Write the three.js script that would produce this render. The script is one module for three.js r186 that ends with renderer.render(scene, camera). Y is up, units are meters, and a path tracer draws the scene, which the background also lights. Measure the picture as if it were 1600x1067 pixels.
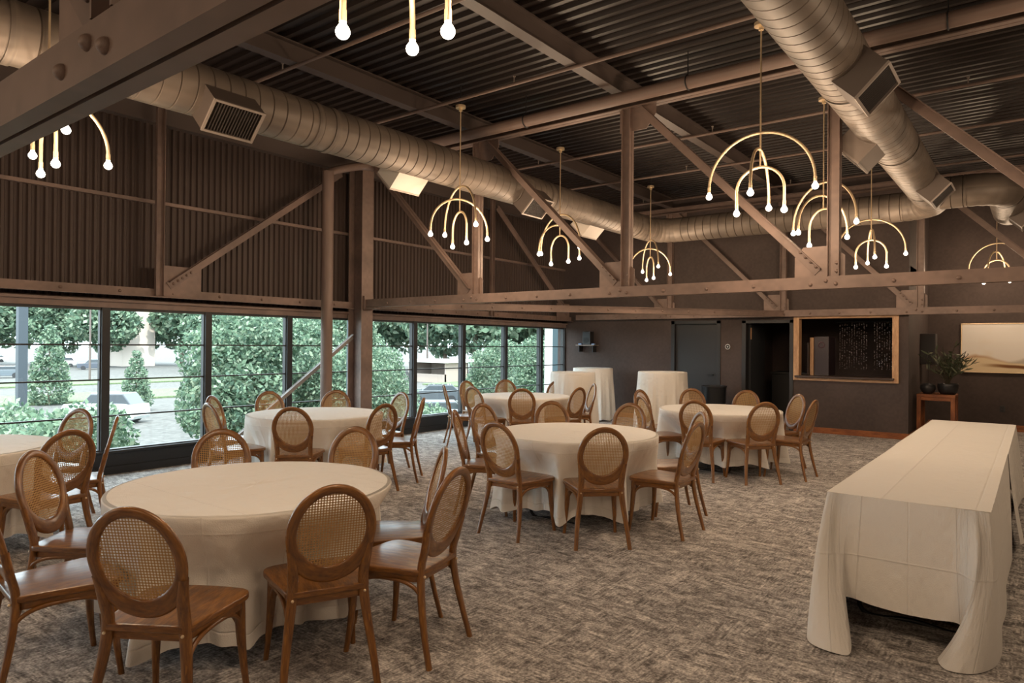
import * as THREE from 'three';
import { mergeGeometries, mergeVertices, toCreasedNormals } from 'three/addons/utils/BufferGeometryUtils.js';
import { RoundedBoxGeometry } from 'three/addons/geometries/RoundedBoxGeometry.js';

// ------------------------------------------------------------------ camera, sky, sun, exposure
const scene = new THREE.Scene();
const renderer = new THREE.WebGLRenderer({ antialias: true });
renderer.toneMapping = THREE.LinearToneMapping;
renderer.toneMappingExposure = 1.0;
renderer.shadowMap.enabled = true;
const camera = new THREE.PerspectiveCamera(53.13, 1600 / 1067, 0.05, 900);
camera.position.set(0, 1.58, 0);
camera.up.set(-0.0040, 1, 0.0088);
camera.lookAt(-0.6093, 1.5843, -0.7929);
scene.background = new THREE.Color().setRGB(6.0, 7.0, 7.6);          // bright hazy sky
const sun = new THREE.DirectionalLight(new THREE.Color(1, 0.95, 0.86), 6.0);
sun.position.set(20, 100, 10); sun.target.position.set(-40, 0, -20);
sun.castShadow = true; sun.shadow.mapSize.set(2048, 2048);
Object.assign(sun.shadow.camera, { left: -140, right: 140, top: 140, bottom: -140, near: 1, far: 400 });
scene.add(sun, sun.target);
const BULB = 1.0;                                                    // candela of one pendant bulb
const BULB_COLOR = new THREE.Color(1, 0.73, 0.49);

// ------------------------------------------------------------------ helpers
const V = (x, y, z) => new THREE.Vector3(x, y, z);
let seedState = 7;
const reseed = (s) => { seedState = s; };
const rnd = () => { seedState = (seedState + 0x6d2b79f5) | 0; let t = Math.imul(seedState ^ (seedState >>> 15), 1 | seedState); t = (t + Math.imul(t ^ (t >>> 7), 61 | t)) ^ t; return ((t ^ (t >>> 14)) >>> 0) / 4294967296; };
const rr = (a, b) => a + (b - a) * rnd();
const clamp = (x, a = 0, b = 1) => Math.min(b, Math.max(a, x));
const smooth = (x, a, b) => { const t = clamp((x - a) / (b - a)); return t * t * (3 - 2 * t); };
const hash2 = (x, y, s) => { let h = (Math.imul(x, 374761393) + Math.imul(y, 668265263) + Math.imul(s, 1274126177)) | 0; h = Math.imul(h ^ (h >>> 13), 1274126177); return ((h ^ (h >>> 16)) >>> 0) / 4294967296; };
function vnoise(x, y, px, py, s) {                                    // value noise, periodic in px, py cells
  const xi = Math.floor(x), yi = Math.floor(y), fx = x - xi, fy = y - yi, u = fx * fx * (3 - 2 * fx), v = fy * fy * (3 - 2 * fy);
  const w = (a, n) => ((a % n) + n) % n, x0 = w(xi, px), x1 = w(xi + 1, px), y0 = w(yi, py), y1 = w(yi + 1, py);
  const a = hash2(x0, y0, s), b = hash2(x1, y0, s), c = hash2(x0, y1, s), d = hash2(x1, y1, s);
  return a + (b - a) * u + (c - a) * v + (a - b - c + d) * u * v;
}
const taken = new Map();
function numbered(name) { const n = taken.get(name) ?? 0; taken.set(name, n + 1); return n ? name + '_' + String(n).padStart(3, '0') : name; }
const shadowed = (m) => { m.castShadow = true; m.receiveShadow = true; return m; };
function mesh(name, geometry, material, parent) { const m = shadowed(new THREE.Mesh(geometry, material)); m.name = parent === scene ? numbered(name) : name; parent.add(m); return m; }
function tag(o, label, category, group, kind) { o.userData.label = label; if (category) o.userData.category = category; if (group) o.userData.group = group; if (kind) o.userData.kind = kind; return o; }
function thing(name, label, category, pos = [0, 0, 0], turn = 0, group) { const g = new THREE.Group(); g.name = numbered(name); g.position.set(...pos); g.rotation.y = turn; scene.add(g); return tag(g, label, category, group); }
function structure(name, label) { const g = new THREE.Group(); g.name = numbered(name); scene.add(g); g.userData.kind = 'structure'; if (label) g.userData.label = label; return g; }
function structMesh(name, geometry, material, label) { const m = mesh(name, geometry, material, scene); m.userData.kind = 'structure'; if (label) m.userData.label = label; return m; }
function copyOf(o, label, group) { const c = o.clone(); c.userData = { ...o.userData }; c.name = numbered(o.name.replace(/_\d{3}$/, '')); if (label) c.userData.label = label; if (group) c.userData.group = group; scene.add(c); return c; }
function metricUV(g, axis = -1) {                                     // uv in metres from the dominant normal; axis (0,1,2) runs along u
  const n = g.index ? g.toNonIndexed() : g, p = n.attributes.position, uv = new Float32Array(p.count * 2), a = V(), b = V(), c = V(), N = V();
  for (let i = 0; i < p.count; i += 3) {
    a.fromBufferAttribute(p, i); b.fromBufferAttribute(p, i + 1); c.fromBufferAttribute(p, i + 2);
    N.crossVectors(b.clone().sub(a), c.clone().sub(a));
    const k = Math.abs(N.x) > Math.abs(N.y) ? (Math.abs(N.x) > Math.abs(N.z) ? 0 : 2) : (Math.abs(N.y) > Math.abs(N.z) ? 1 : 2);
    let [ui, vi] = k === 0 ? [2, 1] : k === 1 ? [0, 2] : [0, 1];
    if (axis >= 0 && vi === axis) [ui, vi] = [vi, ui];
    [a, b, c].forEach((q, j) => { uv[(i + j) * 2] = q.getComponent(ui); uv[(i + j) * 2 + 1] = q.getComponent(vi); });
  }
  n.setAttribute('uv', new THREE.BufferAttribute(uv, 2));
  return n;
}
const box = (x0, x1, y0, y1, z0, z1, axis) => metricUV(new THREE.BoxGeometry(Math.abs(x1 - x0), Math.abs(y1 - y0), Math.abs(z1 - z0)).translate((x0 + x1) / 2, (y0 + y1) / 2, (z0 + z1) / 2), axis);
const rbox = (x0, x1, y0, y1, z0, z1, r = 0.006, axis = -1) => metricUV(new RoundedBoxGeometry(Math.abs(x1 - x0), Math.abs(y1 - y0), Math.abs(z1 - z0), 2, r).translate((x0 + x1) / 2, (y0 + y1) / 2, (z0 + z1) / 2), axis);
const merged = (list) => mergeGeometries(list.map((g) => { const n = g.index ? g.toNonIndexed() : g; for (const k of Object.keys(n.attributes)) if (!['position', 'normal', 'uv'].includes(k)) n.deleteAttribute(k); return n; }));
function bar(a, b, w, t, up = V(0, 0, 1)) {                           // a bar from a to b, w across (perpendicular to up), t along up
  const d = b.clone().sub(a), L = d.length(); d.normalize();
  const side = new THREE.Vector3().crossVectors(up, d).normalize(), u2 = new THREE.Vector3().crossVectors(d, side).normalize();
  const g = metricUV(new THREE.BoxGeometry(L, w, t), 0);
  g.applyMatrix4(new THREE.Matrix4().makeBasis(d, side, u2).setPosition(a.clone().add(b).multiplyScalar(0.5)));
  return g;
}
const cyl = (a, b, r0, r1 = r0, seg = 12) => { const d = b.clone().sub(a), g = new THREE.CylinderGeometry(r1, r0, d.length(), seg); g.applyQuaternion(new THREE.Quaternion().setFromUnitVectors(V(0, 1, 0), d.clone().normalize())); return g.translate((a.x + b.x) / 2, (a.y + b.y) / 2, (a.z + b.z) / 2); };
const tube = (pts, r, n = 24, seg = 8, closed = false) => new THREE.TubeGeometry(new THREE.CatmullRomCurve3(pts, closed), n, r, seg, closed);
function grid(nu, nv, f, closedU = false) {                           // surface through f(u, v) -> [x,y,z], smooth normals, uv metres when f gives 5 numbers
  const pos = [], uv = [], idx = [];
  for (let j = 0; j <= nv; j++) for (let i = 0; i <= nu; i++) { const q = f(i / nu, j / nv); pos.push(q[0], q[1], q[2]); uv.push(q[3] ?? i / nu, q[4] ?? j / nv); }
  for (let j = 0; j < nv; j++) for (let i = 0; i < nu; i++) { const a = j * (nu + 1) + i, b = a + 1, c = a + nu + 1, d = c + 1; idx.push(a, c, b, b, c, d); }
  const g = new THREE.BufferGeometry(); g.setAttribute('position', new THREE.Float32BufferAttribute(pos, 3)); g.setAttribute('uv', new THREE.Float32BufferAttribute(uv, 2)); g.setIndex(idx); g.computeVertexNormals();
  if (closedU) { const N = g.attributes.normal; for (let j = 0; j <= nv; j++) { const a = j * (nu + 1), b = a + nu, s = V(N.getX(a) + N.getX(b), N.getY(a) + N.getY(b), N.getZ(a) + N.getZ(b)).normalize(); N.setXYZ(a, s.x, s.y, s.z); N.setXYZ(b, s.x, s.y, s.z); } }
  return g;
}
// sweep a rounded profile along a path; frame(i) gives the centre, two cross axes and half sizes
function sweep(n, frame, closed = false, seg = 12, sq = 3) {
  const g = grid(seg, n, (u, v) => {
    const f = frame(v), a = u * Math.PI * 2, c = Math.cos(a), s = Math.sin(a), k = Math.pow(Math.abs(c) ** sq + Math.abs(s) ** sq, -1 / sq);
    const q = f.p.clone().addScaledVector(f.a, c * k * f.w).addScaledVector(f.b, s * k * f.t);
    return [q.x, q.y, q.z, f.len ?? v, u * 0.12];
  }, true);
  if (closed) { const N = g.attributes.normal, m = n * (seg + 1); for (let i = 0; i <= seg; i++) { const s = V(N.getX(i) + N.getX(m + i), N.getY(i) + N.getY(m + i), N.getZ(i) + N.getZ(m + i)).normalize(); N.setXYZ(i, s.x, s.y, s.z); N.setXYZ(m + i, s.x, s.y, s.z); } }
  return g;
}

// ------------------------------------------------------------------ textures and materials
function texture(w, h, f, srgb = true, rep = 1) {
  const d = new Uint8Array(w * h * 4);
  for (let y = 0; y < h; y++) for (let x = 0; x < w; x++) { const c = f(x / w, y / h), o = (y * w + x) * 4; d[o] = clamp(c[0]) * 255; d[o + 1] = clamp(c[1]) * 255; d[o + 2] = clamp(c[2]) * 255; d[o + 3] = 255; }
  const t = new THREE.DataTexture(d, w, h); t.wrapS = t.wrapT = THREE.RepeatWrapping; t.magFilter = THREE.LinearFilter; t.minFilter = THREE.LinearMipmapLinearFilter; t.generateMipmaps = true;
  if (srgb) t.colorSpace = THREE.SRGBColorSpace;
  t.repeat.set(rep, rep); t.needsUpdate = true; return t;
}
const mixc = (a, b, t) => [a[0] + (b[0] - a[0]) * t, a[1] + (b[1] - a[1]) * t, a[2] + (b[2] - a[2]) * t];
// carpet: woven streaks in both directions, 3 m repeat
const carpetValue = (u, v) => {
  const warp = vnoise(u * 30, v * 330, 30, 330, 1) * 0.45 + vnoise(u * 70, v * 500, 70, 500, 2) * 0.55;
  const weft = vnoise(u * 330, v * 30, 330, 30, 3) * 0.45 + vnoise(u * 500, v * 70, 500, 70, 4) * 0.55;
  const patch = vnoise(u * 22, v * 22, 22, 22, 5) * 0.5 + vnoise(u * 50, v * 50, 50, 50, 6) * 0.5;
  const fine = vnoise(u * 500, v * 500, 500, 500, 7), grain = vnoise(u * 240, v * 240, 240, 240, 9);
  const blot = vnoise(u * 45, v * 80, 45, 80, 8);
  return clamp(0.5 + (warp - 0.5) * 0.8 * smooth(patch, 0.3, 0.7) + (weft - 0.5) * 0.8 * smooth(1 - patch, 0.3, 0.7) + (fine - 0.5) * 0.5 + (grain - 0.5) * 0.35 + (blot - 0.5) * 0.45);
};
const carpetMap = texture(1024, 1024, (u, v) => mixc([0.34, 0.32, 0.31], [0.90, 0.875, 0.85], carpetValue(u, v)), true, 1 / 3);
const carpetBump = texture(512, 512, (u, v) => { const k = vnoise(u * 250, v * 250, 250, 250, 12) * 0.6 + carpetValue(u, v) * 0.4; return [k, k, k]; }, false, 1 / 3);
const woodPattern = (u, v, s) => { const w = vnoise(u * 6, v * 22, 6, 22, s) * 0.5 + vnoise(u * 14, v * 90, 14, 90, s + 1) * 0.35 + vnoise(u * 30, v * 200, 30, 200, s + 2) * 0.25; return clamp(w * 1.25 - 0.2); };
const oakMap = texture(512, 512, (u, v) => mixc([0.35, 0.205, 0.065], [0.63, 0.42, 0.155], woodPattern(u, v, 21)), true, 2.2);
const oakRough = texture(256, 256, (u, v) => { const k = 0.34 + 0.2 * woodPattern(u, v, 31); return [k, k, k]; }, false, 2.2);
const trimMap = texture(512, 256, (u, v) => mixc([0.44, 0.24, 0.12], [0.66, 0.40, 0.21], woodPattern(u, v, 41)), true, 1.5);
const paleWoodMap = texture(512, 256, (u, v) => mixc([0.66, 0.50, 0.36], [0.82, 0.66, 0.50], woodPattern(u, v, 51)), true, 1.5);
const crease = (x, c, w) => Math.exp(-(((x - c) / w) ** 2));             // pressed fold lines of the linen
const clothBump = texture(1024, 1024, (u, v) => { const k = 0.45 + 0.32 * (vnoise(u * 9, v * 9, 9, 9, 61) - 0.5) + 0.26 * (vnoise(u * 24, v * 24, 24, 24, 62) - 0.5) + 0.08 * (vnoise(u * 300, v * 300, 300, 300, 63) - 0.5) + 0.22 * crease(u, 0.27, 0.005) - 0.16 * crease(u, 0.74, 0.006) + 0.2 * crease(v, 0.48, 0.005) - 0.12 * crease(v, 0.93, 0.006); return [k, k, k]; }, false, 1.1);
const paintBump = texture(512, 512, (u, v) => { const k = vnoise(u * 160, v * 160, 160, 160, 71) * 0.6 + vnoise(u * 60, v * 60, 60, 60, 72) * 0.4; return [k, k, k]; }, false, 1);
const wallMap = texture(512, 512, (u, v) => { const k = 0.9 + 0.14 * vnoise(u * 5, v * 5, 5, 5, 73) + 0.10 * vnoise(u * 60, v * 60, 60, 60, 74); return [k * 0.285, k * 0.242, k * 0.228]; }, true, 0.5);
const steelMap = texture(512, 512, (u, v) => { const k = 0.86 + 0.2 * vnoise(u * 7, v * 7, 7, 7, 75) + 0.10 * vnoise(u * 40, v * 40, 40, 40, 76); return [k * 0.47, k * 0.395, k * 0.36]; }, true, 0.6);
const ductMap = texture(512, 512, (u, v) => { const k = 0.82 + 0.22 * vnoise(u * 6, v * 6, 6, 6, 77) + 0.12 * vnoise(u * 30, v * 4, 30, 4, 78); return [k * 0.46, k * 0.415, k * 0.375]; }, true, 0.8);
const std = (o) => new THREE.MeshStandardMaterial(o), phys = (o) => new THREE.MeshPhysicalMaterial(o);
const rgb = (r, g, b) => new THREE.Color().setRGB(r, g, b);
const M = {
  carpet: std({ map: carpetMap, bumpMap: carpetBump, bumpScale: 0.004, roughness: 1 }),
  wall: std({ map: wallMap, bumpMap: paintBump, bumpScale: 0.0008, roughness: 0.85 }),
  corrugated: std({ color: rgb(0.062, 0.041, 0.034), roughness: 0.6, metalness: 0.1 }),
  deck: std({ color: rgb(0.024, 0.017, 0.015), roughness: 0.42, metalness: 0.1 }),
  steel: std({ map: steelMap, roughness: 0.55, metalness: 0.05 }),
  purlin: std({ color: rgb(0.10, 0.075, 0.066), roughness: 0.5 }),
  frame: std({ color: rgb(0.02, 0.02, 0.022), roughness: 0.5 }),
  knee: std({ color: rgb(0.022, 0.025, 0.03), roughness: 0.8, bumpMap: paintBump, bumpScale: 0.0008 }),
  duct: std({ map: ductMap, roughness: 0.5, metalness: 0.2 }),
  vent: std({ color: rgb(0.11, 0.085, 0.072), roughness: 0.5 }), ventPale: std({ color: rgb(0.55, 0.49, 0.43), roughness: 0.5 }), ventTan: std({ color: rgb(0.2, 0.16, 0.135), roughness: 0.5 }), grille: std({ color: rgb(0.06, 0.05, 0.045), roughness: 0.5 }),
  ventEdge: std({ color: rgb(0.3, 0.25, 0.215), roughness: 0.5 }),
  dark: std({ color: rgb(0.012, 0.012, 0.013), roughness: 0.6 }),
  black: std({ color: rgb(0.018, 0.018, 0.02), roughness: 0.45 }),
  glass: phys({ color: rgb(0.93, 0.97, 0.96), transmission: 1, roughness: 0, thickness: 0, ior: 1.45, specularIntensity: 0.7 }),
  oak: phys({ map: oakMap, roughnessMap: oakRough, roughness: 1, clearcoat: 0.7, clearcoatRoughness: 0.2 }),
  cane: std({ color: rgb(0.44, 0.255, 0.095), roughness: 0.7, side: THREE.DoubleSide }),
  cloth: phys({ color: rgb(0.79, 0.755, 0.70), roughness: 0.92, bumpMap: clothBump, bumpScale: 0.012, side: THREE.DoubleSide, sheen: 0.2, sheenColor: rgb(1, 0.97, 0.92), sheenRoughness: 0.6 }),
  trim: std({ map: trimMap, roughness: 0.45 }),
  paleWood: std({ map: paleWoodMap, roughness: 0.5 }),
  darkWood: std({ color: rgb(0.05, 0.03, 0.022), roughness: 0.35 }),
  brass: std({ color: rgb(0.88, 0.69, 0.45), roughness: 0.36, metalness: 0.65 }),
  bulb: std({ color: rgb(1, 0.96, 0.9), emissive: rgb(1, 0.93, 0.82), emissiveIntensity: 5, roughness: 0.4 }),
  steelLeg: std({ color: rgb(0.03, 0.03, 0.032), roughness: 0.35, metalness: 0.6 }),
  white: std({ color: rgb(0.7, 0.7, 0.7), roughness: 0.5 }),
};

// ------------------------------------------------------------------ the room
const XL = -8.75, XR = 9.9, ZF = -13.42, ZB = -16.15, ZN = 5.2, YC = 4.70;       // left wall, right wall, door wall, back wall of the recess, near wall, deck
const XP = -1.74;                                                                // end of the door wall
structMesh('floor', metricUV(new THREE.BoxGeometry(XR - XL + 0.5, 0.2, ZN - ZB + 0.5).translate((XR + XL) / 2, -0.1, (ZN + ZB) / 2)), M.carpet, 'grey brown carpet with woven streaks');

// corrugated deck: ribs run across the room
{
  const prof = [[0, 0], [0.012, -0.04], [0.062, -0.04], [0.074, 0]], per = 0.152, pts = [];
  for (let z = ZN + 0.2; z > ZB - 0.2; z -= per) for (const [dz, dy] of prof) pts.push([z - dz, YC + dy]);
  const L = [];
  const pos = [], uv = [], n = pts.length;
  for (let i = 0; i < n - 1; i++) { const [za, ya] = pts[i], [zb, yb] = pts[i + 1]; const x0 = XL - 0.25, x1 = XR + 0.25; for (const [x, y, z] of [[x0, ya, za], [x1, ya, za], [x1, yb, zb], [x0, ya, za], [x1, yb, zb], [x0, yb, zb]]) { pos.push(x, y, z); uv.push(x, z); } }
  const g = new THREE.BufferGeometry(); g.setAttribute('position', new THREE.Float32BufferAttribute(pos, 3)); g.setAttribute('uv', new THREE.Float32BufferAttribute(uv, 2)); g.computeVertexNormals();
  L.push(g, box(XL - 0.25, XR + 0.25, YC + 0.02, YC + 0.14, ZB - 0.25, ZN + 0.25));
  structMesh('ceiling', merged(L), M.deck, 'dark ribbed metal roof deck');
}
// left wall: knee wall, window band, header, corrugated sheet above
const MULL = [4.12, 2.85, 1.58, 0.32, -0.95, -2.21, -3.48, -4.745, -5.99, -7.25, -8.56, -9.86, -11.18, -12.46, ZF];
{
  const w = structure('wall_left', 'window wall with ribbed metal cladding above the glass');
  const xo = XL - 0.1;
  mesh('knee_wall', merged([box(xo - 0.15, XL + 0.02, 0, 0.25, ZF, ZN), box(xo - 0.15, XL + 0.06, 0.0, 0.09, ZF, ZN)]), M.knee, w);
  mesh('sill', rbox(xo - 0.1, XL + 0.05, 0.245, 0.275, ZF, ZN, 0.006), M.frame, w);
  mesh('header', merged([box(XL - 0.12, XL + 0.03, 1.975, 2.06, ZF, ZN), box(XL - 0.2, XL - 0.086, 2.0, 2.3, ZF, ZN), box(XL - 0.1, XL + 0.07, 2.045, 2.075, ZF, ZN)]), M.steel, w);
  const per = 0.083, pos = [], uv = [], prof = [[0, 0], [0.014, 0.026], [0.042, 0.026], [0.056, 0]], pts = [];
  for (let z = ZN; z > ZF - 0.1; z -= per) for (const [dz, dx] of prof) pts.push([z - dz, XL - 0.075 + dx]);
  for (let i = 0; i < pts.length - 1; i++) { const [za, xa] = pts[i], [zb, xb] = pts[i + 1]; for (const [x, y, z] of [[xa, 2.1, za], [xa, YC + 0.05, za], [xb, YC + 0.05, zb], [xa, 2.1, za], [xb, YC + 0.05, zb], [xb, 2.1, zb]]) { pos.push(x, y, z); uv.push(z, y); } }
  const g = new THREE.BufferGeometry(); g.setAttribute('position', new THREE.Float32BufferAttribute(pos, 3)); g.setAttribute('uv', new THREE.Float32BufferAttribute(uv, 2)); g.computeVertexNormals();
  tag(mesh('metal_cladding', merged([g, box(XL - 0.22, XL - 0.085, 2.1, YC + 0.1, ZF, ZN)]), M.corrugated, w), 'dark brown ribbed metal sheet');
  mesh('girt', rbox(XL - 0.06, XL + 0.0, 3.30, 3.345, ZF, ZN, 0.004), M.steel, w);
  mesh('eave_beam', box(XL - 0.08, XL + 0.06, 4.3, 4.5, ZF, ZN), M.purlin, w);
}
for (let i = 0; i < MULL.length - 1; i++) {                           // windows, four panes each
  const w = structure('window_' + (i + 1)), z1 = MULL[i] - 0.045, z0 = MULL[i + 1] + 0.045, x = XL - 0.03;
  mesh('mullion', merged([rbox(x - 0.07, x + 0.05, 0.26, 1.98, MULL[i + 1] - 0.045, MULL[i + 1] + 0.045, 0.006), box(x - 0.02, x + 0.02, 0.26, 1.98, z0 - 0.002, z0 + 0.012), box(x - 0.02, x + 0.02, 0.26, 1.98, z1 - 0.012, z1 + 0.002)]), M.frame, w);
  mesh('frame', merged([box(x - 0.04, x + 0.03, 1.945, 1.98, z0, z1), box(x - 0.04, x + 0.03, 0.26, 0.29, z0, z1)]), M.frame, w);
  const ys = [0.28, 0.685, 1.12, 1.535, 1.955];
  for (let k = 1; k < 4; k++) mesh('rail', box(x - 0.015, x + 0.015, ys[k] - 0.009, ys[k] + 0.009, z0, z1), M.frame, w);
  for (let k = 0; k < 4; k++) mesh('pane', new THREE.PlaneGeometry(z1 - z0, ys[k + 1] - ys[k] - 0.012).rotateY(Math.PI / 2).translate(x, (ys[k] + ys[k + 1]) / 2, (z0 + z1) / 2), M.glass, w);
}
// door wall with an open doorway and the bar opening
{
  const w = structure('wall_far', 'dark painted wall with doors and the bar opening'), t = 0.16, zb = ZF - t;
  const seg = (x0, x1, y0, y1) => box(x0, x1, y0, y1, zb, ZF);
  mesh('wall_surface', merged([seg(XL - 0.2, -6.07, 0, YC + 0.1), seg(-6.07, -5.05, 2.08, YC + 0.1), seg(-5.05, -4.53, 0, YC + 0.1), seg(-4.53, -3.68, 2.06, YC + 0.1), seg(-3.68, -3.53, 0, YC + 0.1), seg(-3.53, -1.98, 2.10, YC + 0.1), seg(-3.53, -1.98, 0, 1.02), seg(-1.98, XP, 0, YC + 0.1),
    box(XP - 0.14, XP, 0, YC + 0.1, ZB, zb)]), M.wall, w);
  const s = structure('wall_service', 'unlit service room behind the doorway');
  mesh('wall_surface', merged([box(XL - 0.2, XP, 0, 2.9, ZB - 0.15, ZB), box(-4.95, -4.83, 0, 2.9, ZB, zb), box(-4.95, XP, 2.9, 3.0, ZB, zb)]), M.wall, s);
  structMesh('wall_back', box(XP - 0.2, XR + 0.2, 0, YC + 0.1, ZB - 0.15, ZB), M.wall, 'dark painted back wall of the recess');
  structMesh('wall_right', box(XR, XR + 0.15, 0, YC + 0.1, ZB, ZN), M.wall, 'dark painted side wall');
  structMesh('wall_near', box(XL - 0.2, XR + 0.2, 0, YC + 0.1, ZN, ZN + 0.15), M.wall, 'dark painted near wall');
  structMesh('baseboard_far', merged([rbox(-3.62, XP + 0.012, 0, 0.105, ZF, ZF + 0.018, 0.004, 0), rbox(XP, XP + 0.018, 0, 0.105, ZB, ZF + 0.018, 0.004, 2), rbox(-5.0, -4.62, 0, 0.105, ZF, ZF + 0.018, 0.004, 0), rbox(-8.6, -6.15, 0, 0.105, ZF, ZF + 0.018, 0.004, 0)]), M.trim, 'stained wooden baseboard of the door wall');
  structMesh('baseboard_back', rbox(XP, XR, 0, 0.125, ZB, ZB + 0.018, 0.004, 0), M.trim, 'stained wooden baseboard of the recess');
  // closed dark door
  const d1 = structure('door_1', 'closed black door');
  mesh('leaf', rbox(-6.01, -5.11, 0.005, 2.03, ZF - 0.1, ZF - 0.05, 0.004), M.frame, d1);
  mesh('frame', merged([rbox(-6.09, -6.01, 0, 2.10, ZF - 0.14, ZF + 0.015, 0.004), rbox(-5.11, -5.03, 0, 2.10, ZF - 0.14, ZF + 0.015, 0.004), rbox(-6.09, -5.03, 2.03, 2.10, ZF - 0.14, ZF + 0.015, 0.004)]), M.frame, d1);
  mesh('handle', merged([cyl(V(-5.2, 1.0, ZF - 0.05), V(-5.2, 1.0, ZF + 0.0), 0.012), bar(V(-5.2, 1.0, ZF), V(-5.3, 1.0, ZF), 0.018, 0.018)]), M.steelLeg, d1);
  const d2 = structure('door_2', 'open doorway with dark frame');
  mesh('frame', merged([rbox(-4.6, -4.52, 0, 2.09, zb - 0.01, ZF + 0.02, 0.004), rbox(-3.70, -3.63, 0, 2.09, zb - 0.01, ZF + 0.02, 0.004), rbox(-4.6, -3.63, 2.03, 2.09, zb - 0.01, ZF + 0.02, 0.004)]), M.frame, d2);
  const leaf = mesh('leaf', rbox(-4.52, -4.475, 0.01, 2.02, ZF - 1.02, ZF - 0.14, 0.004), M.knee, d2);
  mesh('hinge', merged([box(-4.475, -4.465, 1.72, 1.95, ZF - 0.17, ZF - 0.12), box(-4.475, -4.465, 0.2, 0.32, ZF - 0.17, ZF - 0.12)]), M.paleWood, leaf);
  // bar opening: pale wood casing, dark ledge
  const f = structure('trim_1', 'pale wood casing of the bar opening');
  mesh('casing', rbox(-3.625, -3.525, 0.96, 2.15, ZF - t, ZF + 0.03, 0.004, 1), M.paleWood, f); mesh('casing', rbox(-1.985, -1.885, 0.96, 2.15, ZF - t, ZF + 0.03, 0.004, 1), M.paleWood, f);
  mesh('casing', rbox(-3.525, -1.985, 2.105, 2.15, ZF - t, ZF + 0.03, 0.004, 0), M.paleWood, f); mesh('casing', rbox(-3.525, -1.985, 0.96, 1.01, ZF - t, ZF + 0.03, 0.004, 0), M.paleWood, f);
  tag(mesh('ledge', rbox(-3.58, -1.95, 1.015, 1.05, ZF - 0.5, ZF + 0.12, 0.006, 0), M.darkWood, f), 'dark wooden serving ledge');
}

// ------------------------------------------------------------------ steel: columns, trusses, purlins, pipes
const YB = [2.145, 2.265], YT = [4.33, 4.45];                         // bottom and top chord heights
const PX = [-8.36, -6.09, -3.80, -1.56, 0.71, 2.98, 5.27, 7.54];
const rivet = new THREE.SphereGeometry(0.019, 10, 5, 0, Math.PI * 2, 0, Math.PI / 2).rotateX(Math.PI / 2);
function rivets(parent, list, z) { for (const [x, y] of list) { const r = mesh('rivet', rivet, M.steel, parent); r.position.set(x, y, z); } }
function angleSteel(a, b, w, side) {                                  // an L section: one leg in the truss plane, one leg standing out towards +-z
  const flat = bar(a, b, w, 0.008).translate(0, 0, side * 0.010);
  const d = b.clone().sub(a).normalize(), n = V(-d.y, d.x, 0).multiplyScalar(w / 2 - 0.0045);
  const lip = bar(a.clone().add(n), b.clone().add(n), 0.008, 0.045).translate(0, 0, side * 0.037);
  return merged([flat, lip]);
}
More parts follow.
